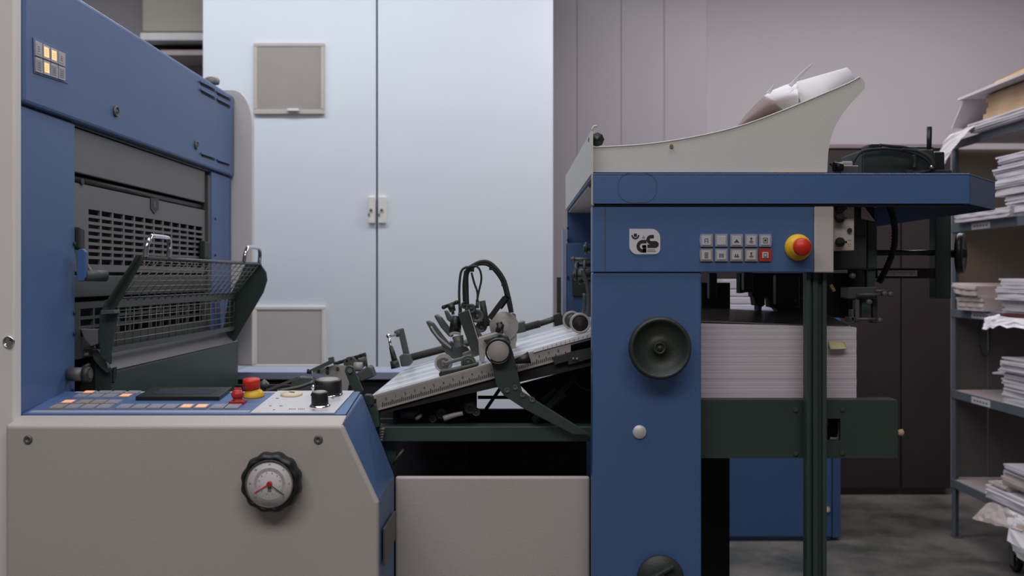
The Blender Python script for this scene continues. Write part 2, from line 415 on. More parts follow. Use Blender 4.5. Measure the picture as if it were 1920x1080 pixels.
sh = MB().prism([U(x, y, XU-.012) for x, y in ((283, 371), (298, 373), (298, 392), (290, 401), (283, 391))], (-.002, 0, 0)).build('shield_plate', 'black', gp)
MB().up([(288, 377), (293, 378), (293, 390), (288, 389)], XU-.0115, .0006).build('shield_mark', 'greeng', gp)
for (x, y) in ((152, 341), (389, 391)):
    MB().cyl(U(x, y, XU-.014), U(x, y, XU-.014)+XP*.004, .007, n=14).build('plate_screw', 'blackgreen', gp)
slab('middle_plate', 2.104, 3.0, -.042, .004, XU-.012, .008, 'greeng')
perforated('lower_grille', 2.104, 3.0, H-.17, H-.052, 2.14, 2.97, H-.125, H-.066, 12, 3, XU-.012, .006, 'greeng')
MB().up([(150, 425), (160, 430), (160, 470), (150, 467)], XU+.004, .016).build('guide_rail', 'blackgreen', pu, bevel=.003)
MB().up([(384, 451), (394, 455), (394, 487), (384, 485)], XU+.004, .016).build('guide_rail', 'blackgreen', pu, bevel=.003)
# blue tab and shaft on the near column
tb = MB().pp([(143, 472), (147, 467), (155, 466), (161, 472), (161, 520), (156, 527), (147, 528), (143, 524)], 2.07, .012)
tbo = tb.build('blue_tab', 'bluecab', pu, bevel=.002)
MB().tube([P(158, 516, 2.08), P(198, 517, 2.12)], .012, 14, 1).build('guard_shaft', 'greeng', pu)
MB().tube([P(152, 480, 2.09), P(168, 505, 2.09), P(175, 512, 2.09)], .004, 8, 3).build('guard_spring', 'castgrey', pu)
kn = MB(); kn.cyl(U(130, 702, XU), U(130, 702, XU)+XP*.03, .014, .014, 18); kn.m(1).cyl(U(130, 702, XU)+XP*.03, U(130, 702, XU)+XP*.042, .017, .015, 18).m(0).cyl(U(130, 702, XU)+XP*.042, U(130, 702, XU)+XP*.043, .009, n=14)
kn.build('column_knob', ['castgrey', 'blackgreen'], pu)
for (x, y) in ((139, 457), (139, 587), (139, 626), (136, 733)):
    MB().cyl(U(x, y, XU-.003), U(x, y, XU-.003)+XP*.003, .004, n=10).build('column_screw', 'blackgreen', pu)
for y in (410, 478):
    MB().cyl(U(404, y, XU-.003), U(404, y, XU-.003)+XP*.003, .004, n=10).build('column_screw', 'castgrey', pu)

# lower apron and sill below the guard
ap = MB(); Xa = XU+.03
ap.prism([(XU-.004, 2.19, H-.158), (Xa+.004, 2.19, H-.202), (Xa+.004, 2.19, H-.36), (XU-.004, 2.19, H-.36)], (0, 3.18-2.19, 0))
ap.build('apron', ['green'], pu, bevel=.003)
MB().prism([(XU-.003, 2.192, H-.155), (Xa+.006, 2.192, H-.1985), (Xa+.004, 2.192, H-.2005), (XU-.003, 2.192, H-.1575)], (0, 3.175-2.192, 0)).build('sill', 'greyplate', pu)
MB().up([(214, 690), (219, 688), (219, 705), (215, 718), (213, 716)], Xa+.008, .004).build('sill_slot', 'void', pu)
MB().pp([(150, 617), (183, 617), (183, 645), (170, 650), (158, 636)], 2.14, .02).build('guard_bracket', 'greyplate', pu, bevel=.002)
MB().pp([(168, 655), (182, 655), (196, 668), (203, 690), (200, 700), (188, 690), (176, 676)], 2.17, .015).build('hinge_plate', 'greeng', pu, bevel=.002)
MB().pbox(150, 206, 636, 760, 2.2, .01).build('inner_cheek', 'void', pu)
for a, b in (((152, 668), (166, 664)), ((150, 692), (168, 683)), ((160, 655), (178, 650))):
    MB().tube([P(a[0], a[1], 2.16), P(b[0], b[1], 2.16)], .004, 8, 1).build('link_pin', 'castgrey', pu)

# wire guard
gX, gX2 = -.786, -.862
gn, gf = 2.15, 3.13
gd = MB().tube([(gX, gn, H+.041), (gX, gf, H+.041)], .0045, 10, 1).build('safety_guard', 'greeng', pu, label='hinged wire mesh guard')
mesh = MB()
def wire(a, b, r=.0014): mesh.tube([a, b], r, 4, 1)
nu, nv = 20, 8
for i in range(nu+1):
    y = gn+.01+(gf-gn-.02)*i/nu
    wire((gX, y, H+.041), (gX2, y, H-.056)); wire((gX2, y, H-.056), (gX2-.003, y, H-.152))
for j in range(1, nv):
    t = j/nv; wire((gX+(gX2-gX)*t, gn, H+.041-.097*t), (gX+(gX2-gX)*t, gf, H+.041-.097*t))
for j in range(1, 6):
    t = j/6; wire((gX2-.003*t, gn, H-.056-.096*t), (gX2-.003*t, gf, H-.056-.096*t))
mesh.build('wire_mesh', 'wire', gd, stuff=True)
MB().bar((gX2, gn, H-.056), (gX2, gf, H-.056), .008, .018).build('rail', 'greeng', gd)
MB().bar((gX2-.003, gn, H-.155), (gX2-.003, gf, H-.155), .006, .012).build('rail', 'greeng', gd)
MB().pp([(462, 491), (488, 494), (499, 510), (501, 525), (494, 548), (440, 640), (416, 627), (421, 598), (428, 560), (455, 505)], 3.13, .006).build('side_plate', 'green', gd, bevel=.002)
MB().pp([(253, 481), (270, 479), (268, 487), (214, 582), (222, 585), (212, 640), (205, 682), (190, 672), (184, 640), (186, 590), (195, 570)], 2.145, .006).build('side_plate', 'green', gd, bevel=.002)
MB().pp([(253, 481), (256, 478), (198, 572), (195, 576)], 2.12, .03).build('side_flange', 'greeng', gd, bevel=.001)
MB().pp([(188, 582), (214, 581), (215, 588), (189, 590)], 2.12, .03).build('side_flange', 'greeng', gd, bevel=.001)
for (x, y) in ((465, 513), (478, 500)):
    MB().cyl(P(x, y, 3.128), P(x, y, 3.12), .006, n=12).build('side_bolt', 'blackgreen', gd)
for y0, w_ in ((2.152, .15), (2.93, .18)):
    def hp(f, z): return (gX+.003+z*.12, y0+w_*f, H+.043+z)
    hnd = MB().tube([hp(.02, 0), hp(.04, .025), hp(.12, .041), hp(.25, .045), hp(.75, .045), hp(.88, .041), hp(.96, .025), hp(.98, 0)], .0055, 12, 5)
    hnd.build('handle', 'chrome', gd, label='chrome guard handle')

# ---------------------------------------------------------------- control console
cn = thing('control_console', P(360, 1080, 1.9)*1, 'beige control desk with round dial in front and blue button panel on top', 'control console')
cn.location.z = 0; WORLD[cn] = Vector(cn.location)
xl = P(10, 0, 1.8).x
# side profile of the right hand end in pixels of the front plane
def cpro(D): return
bx = [P(641, 797, 1.8), P(709, 943, 1.8)]
xr0, xr1 = bx[0].x, bx[1].x; zf, zk = bx[0].z, bx[1].z
zp0, zp1 = K(300, 778).z, K(300, 735).z
yb = 2.052
# blue body (behind the front cover); right end slopes outwards
a = [(xl+.004, 1.822, 0), (xr1-.002, 1.822, 0), (xr1-.002, 1.822, zk), (xr0-.002, 1.822, zf+.004), (xl+.004, 1.822, zf+.004)]
body = MB()
A = [Vector(p) for p in a]; B = [Vector((p[0], yb, p[2])) for p in a]
B[3].z = zp1-.004; B[4].z = zp1-.004
A[3].z = zp0-.0075; A[4].z = zp0-.0075
body.hexa(A, B); cbody = body.build('body', 'blue', cn, bevel=.003)
# front cover, beige, chamfered top
fcv = MB()
fcv.prism([(xl, 1.8, 0), (xr1, 1.8, 0), (xr1, 1.8, zk), (xr0, 1.8, zf), (xl, 1.8, zf)], (0, .02, 0))
cover = fcv.build('front_cover', 'beige', cn, bevel=.006, seg=3)
lip = MB(); lip.hexa([(xl, 1.803, zf-.001), (xr0-.001, 1.803, zf-.001), (xr0-.001, 1.858, zp0), (xl, 1.858, zp0)], [(xl, 1.808, zf-.012), (xr0-.001, 1.808, zf-.012), (xr0-.001, 1.858, zp0-.006), (xl, 1.858, zp0-.006)])
lip.build('top_lip', 'beige', cn, bevel=.002)
for x in (53, 597):
    MB().lathe([(.0078, 0), (.0078, .002), (.006, .004), (.004, .004), (.003, .0015), (0, .0015)], P(x, 824, 1.8), N_, 20).build('cover_screw', 'castgrey', cover)
# the panel on top
def kq(pts, z0, z1, m=None):
    m = m or MB(); n = Vector((0, -.1064, .9943))
    return m.hexa([K(*p)+n*z1 for p in pts], [K(*p)+n*z0 for p in pts])
pan = kq([(41, 777.5), (648, 777.5), (675, 735), (119, 735)], -.004, .0008).build('panel', 'blue', cn)
kq([(52, 775), (466, 775), (470, 770.5), (62, 770.5)], .0008, .0014).build('label_strip', 'ledge', pan)
kq([(140, 737), (519, 737), (520, 735.3), (143, 735.3)], .0008, .0014).build('label_strip', 'panelsilver', pan)
silver = kq([(469, 777), (521, 735.5), (664, 735.5), (627, 777)], .0009, .0035).build('silver_plate', 'panelsilver', pan, bevel=.0005)
n_ = Vector((0, -.1064, .9943))
def kb(cx, cy, hw, y0, y1, on, mt='btng'):
    # slanted like the receding panel
    def X(x, y, ref=cy): return x
    c = K(cx, cy); w2 = hw*c.y/FPX
    d0 = K(cx, y1).y; d1 = K(cx, y0).y
    m = MB()
    def q(xa, xb, ya, yb_, za, zb):
        pa = []
        for x, y in ((xa, ya), (xb, ya), (xb, yb_), (xa, yb_)):
            z = K(cx, cy).z+(y-c.y)*.107; pa.append(Vector((x, y, z)))
        m.hexa([p+n_*zb for p in pa], [p+n_*za for p in pa])
    q(c.x-w2, c.x+w2, d0, d1, .0008, .004)
    m.m(1); q(c.x-w2*.72, c.x+w2*.72, d0+(d1-d0)*.18, d1-(d1-d0)*.18, .004, .0046)
    return m.build('button', [mt, 'lit' if on else mt], pan, label='lit orange push button' if on else None)
for x, on in ((167, 1), (195, 0), (221, 0), (250, 0)): kb(x, 738.3, 11, 735.8, 740.8, on)
for x, on in ((153, 0), (181, 0), (208, 0), (236, 1)): kb(x, 744.5, 11, 741.6, 747.6, on)
for x, on in ((128, 1), (158, 0), (186, 0), (213, 0)): kb(x, 756.5, 12, 753, 759.5, on, 'btnf' if x in (158, 186) else 'btng')
for x in (111, 140, 169, 198, 235, 264, 293, 321, 351, 379, 411, 438): kb(x, 764.5, 12, 761, 768.5, x in (351, 379), 'btnf' if x < 115 else 'btng')
dsp = kq([(254, 752), (411, 752), (435, 733.8), (288, 733.8)], .0008, .009).build('display', 'black', pan, bevel=.001)
kq([(285, 747), (396, 747), (414, 738), (303, 738)], .009, .0096).build('display_glass', 'glassd', pan)
# emergency stop etc.
c = K(476, 744)
MB().lathe([(.0205, .001), (.0205, .003), (.0165, .012), (.0125, .014), (.0125, .016)], c, n_, 28).build('stop_collar', 'yellow', pan, label='yellow emergency stop collar')
MB().lathe([(.0115, .015), (.0165, .018), (.0168, .033), (.0155, .036), (0, .0368)], c+Vector((-.004, 0, 0)), n_, 28).build('stop_button', 'red', pan, label='red emergency stop mushroom')
c = K(446, 757)
m = MB(); m.box(c.x-.0145, c.x+.0145, c.y-.012, c.y+.012, c.z, c.z+.006)
m.lathe([(.0125, .005), (.009, .009), (.009, .012), (.0118, .015), (.0118, .021), (.007, .027), (0, .028)], c, n_, 20).bar(c+Vector((-.007, 0, .027)), c+Vector((.007, 0, .027)), .005, .007)
m.build('rotary_switch', 'redd', pan, bevel=.001, label='red rotary switch')
c = K(547, 744)
MB().lathe([(.021, .003), (.0215, .006), (.019, .0085), (0, .0085)], c, n_, 28).build('cream_button', 'cream', pan)
MB().bar(c+Vector((-.005, .003, .0095)), c+Vector((.006, -.004, .0095)), .002, .0015).build('button_mark', 'inkl', pan)
def knob(cx, cy, r, h, ring):
    c = K(cx, cy)
    MB().lathe([(ring, .003), (ring, .005), (r*1.02, .008)], c, n_, 28).build('knob_ring', 'chrome', pan)
    m = MB(); m.lathe([(r*1.02, .0078), (r, .012), (r*.97, h-.002), (r*.9, h), (r*.8, h)], c, n_, 30, lobes=30, amp=.012)
    m.m(1).lathe([(r*.78, h-.001), (r*.76, h+.0008), (0, h+.0008)], c, n_, 24)
    m.build('knob', ['black', 'lightgrey'], pan, label='black rotary knob')
knob(616, 744, .0262, .035, .028)
knob(600, 765, .0155, .031, .0195)
MB().lathe([(.003, .003), (.003, .02), (.0045, .021), (.0045, .026), (0, .028)], K(588, 748), n_, 12).build('pin', 'chrome', pan)
MB().cyl(K(583, 752)+n_*.012, K(583, 752)+n_*.012+Vector((.008, 0, 0)), .0022, n=8).build('set_screw', 'black', pan)
m = MB()
for x, y, l in ((507, 765, 5), (527, 765, 6), (520, 751, 6), (514, 772.5, 4), (588, 773, 6), (624, 751, 6), (617, 763, 4)):
    kq([(x-l/2, y), (x+l/2, y), (x+l/2, y-1.2), (x-l/2, y-1.2)], .0035, .0039, m)
for i in range(9):
    if i == 4: continue
    x = 542+i*3.4; kq([(x, 771.5), (x+2, 771.5), (x+2, 769.5), (x, 769.5)], .0035, .0039, m)
m.build('plate_print', 'inkl', pan, stuff=True)
# dial handwheel on the front
dc = P(515, 899, 1.8)
rim = MB().lathe([(.040, 0), (.050, .008), (.0525, .02), (.050, .034), (.044, .040), (.0415, .038), (.0415, .030)], dc, N_, 96, lobes=12, amp=.028)
gr = rim.build('dial_handwheel', 'black', cover, label='black scalloped handwheel with a dial in its hub')
# keep the dial pieces on the cover level of the tree
dcf = dc+N_*.0355
MB().lathe([(.0415, .0), (.0415, .005), (.0395, .005), (.0395, .001)], dcf, N_, 48).build('dial_bezel', 'castgrey', cover)
m = MB(); m.lathe([(.0395, 0), (.0395, .002), (0, .002)], dcf, N_, 48)
f0 = dcf+N_*.0021
m.m(1)
def ring(m, c, r0, r1, n=48, t=.0002):
    for i in range(n):
        a0, a1 = 2*math.pi*i/n, 2*math.pi*(i+1)/n
        g = lambda r, a_: c+Vector((r*math.cos(a_), 0, r*math.sin(a_)))
        m.prism([g(r0, a0), g(r1, a0), g(r1, a1), g(r0, a1)], N_*t)
ring(m, f0, .0215, .0275)
m.m(2)
for i in range(60):
    t = 2*math.pi*i/60; d = Vector((math.cos(t), 0, math.sin(t)))
    m.bar(f0+d*.0225+N_*.0003, f0+d*(.0262 if i % 5 else .027)+N_*.0003, .0003 if i % 5 else .0006, .0003, N_)
for i in range(12):
    t = 2*math.pi*(i+.5)/12; d = Vector((math.cos(t), 0, math.sin(t)))
    m.text(str((10, 9, 8, 7, 6, 5, 4, 3, 2, 1, 0, 11)[i]), .0042, FACE(f0+d*.0185+N_*.0004), .0001)
for i in range(8):
    t = 2*math.pi*i/8+.0; d = Vector((math.cos(t), 0, math.sin(t)))
    m.text(str(i*10), .0042, FACE(f0+d*.0335+N_*.0004), .0001)
m.box(f0.x-.0032, f0.x+.0032, f0.y-.0004, f0.y, f0.z-.014, f0.z-.0055)
m.build('dial_face', ['dial', 'dialring', 'inkl'], cover)
MB().bar(f0+N_*.002, f0+N_*.002+Vector((-.0255, 0, -.0155)), .0016, .0006, N_).build('dial_hand', 'red', cover, label='red dial hand')
MB().bar(f0+N_*.003, f0+N_*.003+Vector((.0255, 0, -.0185)), .0014, .0006, N_).build('dial_hand', 'ink', cover, label='black dial hand')
MB().cyl(f0, f0+N_*.006, .0048, .004, 18).build('dial_hub', 'redd', cover)
# sign plate on the console's right side
MB().prism([(xr1+.0005, 1.857, H-.456), (xr1+.0005, 2.02, H-.461), (xr1+.0005, 2.02, H-.516), (xr1+.0005, 1.857, H-.524)], (.004, 0, 0)).build('side_plate', 'castgrey', cn, bevel=.001)

# ---------------------------------------------------------------- machine base between tower and feeder
mb = thing('press_base', (.05, 2.2, 0), 'beige lower cover and dark green beam under the feed board', 'machine frame')
MB().box(P(741, 0, 2.06).x, P(1106, 0, 2.06).x, 2.06, 2.075, 0, P(0, 894, 2.06).z).build('lower_cover', 'beige', mb, bevel=.005, seg=3)
bm_ = MB(); bm_.box(P(700, 0, 2.1).x, P(1112, 0, 2.1).x, 2.1, 2.112, P(0, 828, 2.1).z, P(0, 800, 2.1).z)
bm_.box(P(700, 0, 2.1).x, P(1112, 0, 2.1).x, 2.112, 2.15, P(0, 803, 2.1).z, P(0, 800, 2.1).z)
bm_.build('cross_beam', 'green', mb, bevel=.0015)
MB().box(P(655, 0, 2.06).x, P(690, 0, 2.06).x+.18, 2.45, 2.47, 0, P(0, 786, 2.45).z).build('dark_backing', 'void', mb)  # dark sheets added so the gap under the beam stays black
MB().box(P(690, 0, 2.45).x+.0, P(1111, 0, 2.3).x, 2.5, 2.52, 0, P(0, 768, 2.5).z).build('dark_backing', 'void', mb)
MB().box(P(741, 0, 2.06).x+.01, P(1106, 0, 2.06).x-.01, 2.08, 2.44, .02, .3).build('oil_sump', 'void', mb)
MB().pp([(705, 803), (775, 803), (745, 835), (738, 880), (728, 860), (716, 830)], 2.13, .01).build('gusset_plate', 'green', mb, bevel=.001)
MB().tube([P(737, 868, 2.125), P(757, 842, 2.125)], .003, 8, 1).build('link_rod', 'castgrey', mb)
for i in range(5):
    MB().cyl(P(712, 806+i*5, 2.09), P(712+10-i, 806+i*5-2, 2.09), .004, .003, 10).build('adjusting_bolt', 'castgrey', mb)
MB().pp([(712, 893), (718, 893), (733, 893), (740, 905), (741, 1080), (730, 1080)], 2.09, .01).build('side_gap', 'void', mb)

# far side ledge behind the board
fl = thing('far_platform', (-.3, 3.3, 0), 'pale blue ledge on the far side of the press below the white cabinet', 'machine frame')
x0, x1 = XU-.02, P(790, 0, 3.3).x
MB().box(x0, x1, 3.3, 3.5, H-.33, H-.305).build('ledge_top', 'ledge', fl, bevel=.003)
MB().box(x0, x1, 3.32, 3.48, 0, H-.331).build('ledge_body', 'void', fl)

# ---------------------------------------------------------------- feed board
ft = thing('feed_board', P(900, 720, 2.4), 'sloping bright steel feed board with a ruler along its near edge', 'feed board')
# slope: near edge z at x
yn, yf = 2.1, 2.76
def tz(X): return H-.161+X*.277          # surface height above X=0
xa, xb = P(694, 0, 2.1).x, P(1113, 0, 2.1).x+.12
ang = math.atan(.277); nrm = Vector((-math.sin(ang), 0, math.cos(ang)))
def sq(x0, x1, y0, y1, t0, t1, m=None):
    m = m or MB()
    c = [Vector((x0, y0, tz(x0))), Vector((x1, y0, tz(x1))), Vector((x1, y1, tz(x1))), Vector((x0, y1, tz(x0)))]
    return m.hexa([p+nrm*t1 for p in c], [p+nrm*t0 for p in c])
m = sq(xa, xb, yn+.012, yf, -.006, 0)
board = m.build('board_top', 'table', ft)
strips = [(yn+.07, yn+.115), (yn+.2, yn+.235), (yn+.33, yn+.42), (yn+.50, yn+.54)]
for y0, y1 in strips: sq(xa+.005, xb, y0, y1, .0000, .0005).build('feed_tape', 'steel', ft)
sq(xa, xb, yn, yn+.0115, -.008, .001).build('edge_strip', 'lightgrey', ft, bevel=.001)
# ruler: face leaning down toward the camera
def rz(X, d, y=0): return Vector((X, yn-.001-y, tz(X)-d))
xr_a, xr_b = P(706, 0, 2.1).x, P(1070, 0, 2.1).x
m = MB()
Lr = .0285
m.hexa([rz(xr_a, .003), rz(xr_b, .003), rz(xr_b, Lr, .004), rz(xr_a, Lr, .004)], [rz(xr_a, .003, -.006), rz(xr_b, .003, -.006), rz(xr_b, Lr, -.002), rz(xr_a, Lr, -.002)])
m.m(1)
nt_ = 96
for i in range(nt_):
    X = xr_a+.012+(xr_b-xr_a-.02)*i/nt_
    l = .0065 if i % 5 else .0095
    m.hexa([rz(X, Lr-.001, .0046), rz(X+.0019, Lr-.001, .0046), rz(X+.0019, Lr-.001-l, .0042), rz(X, Lr-.001-l, .0042)], [rz(X, Lr-.001, .004), rz(X+.0019, Lr-.001, .004), rz(X+.0019, Lr-.001-l, .003), rz(X, Lr-.001-l, .003)])
k = 0
X = xr_a+.02
while X < xr_b-.02:
    m.text(str(k % 10), .0078, FACE(rz(X, .0125, .0034), ang), .0002); k += 1; X += .0196
m.build('ruler', ['ruler', 'ink'], ft)
# toothed rack under the ruler and dark carrier
m = MB(); m.hexa([rz(xr_a, Lr, .006), rz(xr_b, Lr, .006), rz(xr_b, Lr+.004, .006), rz(xr_a, Lr+.004, .006)], [rz(xr_a, Lr, -.01), rz(xr_b, Lr, -.01), rz(xr_b, Lr+.004, -.01), rz(xr_a, Lr+.004, -.01)])
m.build('rack', 'lightgrey', ft)
m = MB(); m.hexa([rz(xr_a-.005, Lr+.0045, 0), rz(xb, Lr+.0045, 0), rz(xb, Lr+.04, 0), rz(xr_a-.005, Lr+.012, 0)], [rz(xr_a-.005, Lr+.0045, -.3), rz(xb, Lr+.0045, -.3), rz(xb, Lr+.04, -.3), rz(xr_a-.005, Lr+.012, -.3)])
m.build('carrier', 'void', ft)
m = MB()      # upper light scale on the right half
xs0, xs1 = P(1000, 0, 2.09).x, xb
m.hexa([rz(xs0, -.0035, .002), rz(xs1, -.012, .002), rz(xs1, .004, .003), rz(xs0, .0025, .003)], [rz(xs0, -.0035, -.002), rz(xs1, -.012, -.002), rz(xs1, .004, -.001), rz(xs0, .0025, -.001)])
m.m(1)
for i in range(20):
    X = xs0+.02+i*.009; m.hexa([rz(X, -.003, .0032), rz(X+.001, -.003, .0032), rz(X+.001, .0015, .0036), rz(X, .0015, .0036)], [rz(X, -.003, .002), rz(X+.001, -.003, .002), rz(X+.001, .0015, .0026), rz(X, .0015, .0026)])
m.build('fine_scale', ['panelsilver', 'inkl'], ft)
MB().pp([(1036, 670), (1062, 664), (1066, 676), (1040, 684)], 2.085, .01).build('rail_clip', 'blackgreen', ft)
m = MB(); m.pp([(1062, 662), (1108, 652), (1108, 672), (1066, 684)], 2.09, .012); m.build('rail_end', 'blackgreen', ft)
for x in (1075, 1082): MB().cyl(P(x, 672, 2.089), P(x, 672, 2.082), .0022, n=10).build('rail_pin', 'chrome', ft)
# left end: black stop lever and holders
m = MB(); m.pp([(646, 696), (648, 688), (655, 685), (662, 688), (666, 698), (681, 732), (678, 738), (661, 733)], 2.1, .008); m.build('stop_lever', 'green', ft, bevel=.001)
MB().cyl(P(656, 695, 2.099), P(656, 695, 2.094), .005, n=14).build('lever_pivot', 'castgrey', ft)
MB().pp([(681, 744), (684, 740), (694, 740), (698, 744), (700, 760), (688, 762)], 2.075, .02).build('end_stop', 'blackgreen', ft, bevel=.002)
MB().pp([(690, 764), (703, 758), (709, 775), (712, 800), (702, 803), (694, 790)], 2.08, .02).build('end_bracket', 'green', ft, bevel=.001)
# below the board
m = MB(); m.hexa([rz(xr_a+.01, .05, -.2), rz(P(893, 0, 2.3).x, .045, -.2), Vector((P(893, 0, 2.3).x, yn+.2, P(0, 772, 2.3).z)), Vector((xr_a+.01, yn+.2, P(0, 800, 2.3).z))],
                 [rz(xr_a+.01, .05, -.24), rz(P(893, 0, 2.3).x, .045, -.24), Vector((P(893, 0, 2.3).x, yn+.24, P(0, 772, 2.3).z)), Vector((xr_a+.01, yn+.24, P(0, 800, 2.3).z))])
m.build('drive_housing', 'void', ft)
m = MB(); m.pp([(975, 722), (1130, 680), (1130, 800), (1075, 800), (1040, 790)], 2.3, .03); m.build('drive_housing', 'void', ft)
MB().cyl(P(752, 775, 2.15), P(785, 777, 2.15), .010, n=14).build('drive_shaft', 'greeng', ft)
MB().cyl(P(783, 779, 2.14), P(787, 784, 2.14), .009, n=14).build('shaft_collar', 'lightgrey', ft)
MB().tube([P(832, 785, 2.13), P(850, 779, 2.13), P(868, 775, 2.13)], .0065, 10, 4, r1=.0045).build('pull_grip', 'lightgrey', ft)
for (x, y, r) in ((828, 775, 11), (882, 764, 12), (893, 772, 8), (812, 784, 8)):
    MB().lathe([(r*.0011, 0), (r*.0011, .01), (r*.0007, .012), (r*.0007, .008), (r*.0003, .008), (r*.0003, .014), (0, .014)], P(x, y, 2.17), N_, 18).build('drive_wheel', 'castgrey' if x > 860 else 'greeng', ft)
MB().tube([P(896, 745, 2.35), P(975, 745, 2.35)], .004, 8, 1).build('tie_rod', 'blackgreen', ft)
MB().tube([P(938, 728, 2.36), P(908, 772, 2.36)], .004, 8, 1).build('tie_rod', 'blackgreen', ft)
MB().tube([P(1000, 790, 2.2), P(1050, 735, 2.2), P(1090, 690, 2.2)], .008, 10, 1).build('brace', 'green', ft)
MB().pp([(1012, 748), (1040, 728), (1062, 742), (1036, 766)], 2.22, .012).build('brace_plate', 'green', ft)
MB().tube([P(1075, 712, 2.25), P(1090, 726, 2.25), P(1112, 733, 2.25)], .0018, 8, 4).build('cable', 'castgrey', ft)
# far rail with end blocks
MB().tube([P(764, 672, 2.85), P(1012, 607, 2.85)], .0105, 14, 1).build('far_rail', 'castgrey', ft)
MB().tube([P(1012, 607, 2.85), P(1048, 595, 2.85)], .0085, 14, 1).build('far_rail', 'castgrey', ft)
m = MB(); m.pp([(966, 606), (984, 602), (987, 622), (968, 626)], 2.8, .05); m.build('rail_block', 'greeng', ft, bevel=.003)
m = MB(); m.pp([(1038, 590), (1050, 586), (1055, 592), (1056, 612), (1040, 612)], 2.83, .05); m.build('rail_block', 'blackgreen', ft, bevel=.003)
MB().pbox(1044, 1052, 520, 592, 2.86, .02).build('rail_upright', 'blackgreen', ft)
# the open frame handle at far left
m = MB()
m.tube([P(741, 627, 2.7), P(752, 622, 2.7)], .0095, 12, 1)
m.bar(P(751, 616, 2.7), P(764, 672, 2.7), .016, .013, N_)
m.build('swing_arm', 'greeng', ft, bevel=.003)
m = MB(); m.pp([(748, 668), (757, 663), (768, 664), (773, 680), (768, 686), (752, 688)], 2.68, .03); m.build('swing_block', 'greeng', ft, bevel=.003)
m = MB(); m.ball(P(728.5, 630, 2.6), .006); m.build('lever_ball', 'chrome', ft)
m = MB(); m.tube([P(729, 632, 2.6), P(733, 652, 2.6)], .0035, 8, 1); m.build('lever_stem', 'chrome', ft)
m = MB(); m.cyl(P(733, 650, 2.6), P(740, 676, 2.6), .0055, .008, 14); m.cyl(P(739, 676, 2.6), P(742, 690, 2.6), .011, .012, 14); m.build('lever_grip', 'blackgreen', ft)
MB().tube([P(730, 630, 2.6), P(741, 628, 2.66)], .0035, 8, 1).build('lever_link', 'lightgrey', ft)

# gripper cluster behind the console, left end of the board
gc = thing('sheet_stop_unit', P(640, 700, 2.7), 'perforated plate and rollers of the sheet stop behind the console knobs', 'mechanism')
m = MB(); m.pp([(586, 699), (604, 690), (628, 684), (648, 686), (658, 700), (650, 740), (600, 742), (618, 704)], 2.62, .006); pl = m.build('plate', 'lightgrey', gc)
for x, y in ((597, 694), (614, 690), (633, 691), (614, 698)):
    MB().cyl(P(x, y, 2.619), P(x, y, 2.615), .0042, n=12).build('rivet', 'blackgreen', gc)
MB().cyl(P(584, 697, 2.6), P(576, 696, 2.6), .006, n=12).build('lever_tip', 'blackgreen', gc)
MB().bar(P(586, 695, 2.6), P(624, 677, 2.6), .008, .010, ZP).build('upper_lever', 'greeng', gc)
MB().bar(P(617, 676, 2.6), P(626, 674, 2.6), .014, .014, ZP).build('lever_block', 'greeng', gc)
m = MB(); m.bar(P(626, 683, 2.65), P(686, 664, 2.65), .008, .009, ZP)
for i in range(6): m.cyl(P(632+i*9, 683-i*3, 2.64), P(632+i*9, 678-i*3, 2.64), .003, n=8)
m.build('toothed_bar', 'blackgreen', gc)
MB().tube([P(685, 664, 2.65), P(688, 690, 2.65)], .003, 8, 1).build('drop_rod', 'castgrey', gc)
MB().cyl(P(656, 682, 2.64), P(676, 678, 2.7), .018, n=20).build('roller', 'castgrey', gc)
MB().cyl(P(664, 688, 2.62), P(680, 688, 2.62), .012, n=18).build('roller', 'lightgrey', gc)
MB().pp([(668, 700), (690, 686), (696, 690), (702, 706), (676, 716)], 2.6, .05).build('bearing_block', 'greeng', gc, bevel=.003)
MB().bar(P(500, 732, 2.5), P(560, 708, 2.5), .012, .006, ZP).build('guide_bar', 'castgrey', gc)
m = MB(); m.pp([(548, 712), (562, 706), (585, 707), (590, 715), (590, 735), (540, 735)], 2.55, .03); m.build('gear_case', 'greeng', gc, bevel=.004)
MB().tube([P(520, 733, 2.45), P(560, 726, 2.45), P(588, 716, 2.45)], .004, 8, 3).build('linkage', 'castgrey', gc)
MB().cyl(P(492, 724, 2.5), P(500, 716, 2.5), .012, .009, 14).build('adjuster', 'castgrey', gc)
MB().box(P(440, 0, 2.75).x, P(660, 0, 2.75).x, 2.75, 2.77, 0, P(0, 722, 2.75).z).build('back_shield', 'void', gc)

# ---------------------------------------------------------------- hold-down carriage in the middle of the board
hc = thing('hold_down_carriage', P(890, 690, 2.3), 'hold-down carriage with wheels, fingers and looping black hoses on the feed board', 'mechanism')
def wheel(x, y, r, D, t, m1, m2, name='wheel', par=hc, hub=.35, yaw=0):
    R = r*D/FPX; c = P(x, y, D)
    m = MB(); m.lathe([(R*.74, -.0005), (R*.76, -t*.05), (R, -t*.02), (R*1.0, t), (R*.74, t)], c+Y_*t, N_, 36, cap=False)
    w_ = m.build(name, [m1], par)
    m = MB(); m.lathe([(R*.72, 0), (R*.72, .0015), (R*.5, .0005), (R*hub, .0005), (R*hub, .006), (R*.2, .007), (0, .007)], c, N_, 30)
    m.build('hub', m2, w_); return w_
wheel(831.5, 681, 17, 2.2, .012, 'lightgrey', 'castgrey')
wheel(878, 681, 14, 2.13, .014, 'greeng', 'green')
MB().bar(P(833, 682, 2.185), P(886, 667, 2.185), .008, .016, N_).build('wheel_arm', 'greeng', hc, bevel=.003)
MB().bar(P(868, 669, 2.33), P(905, 656, 2.33), .018, .012, N_).build('wheel_arm', 'castgrey', hc, bevel=.003)
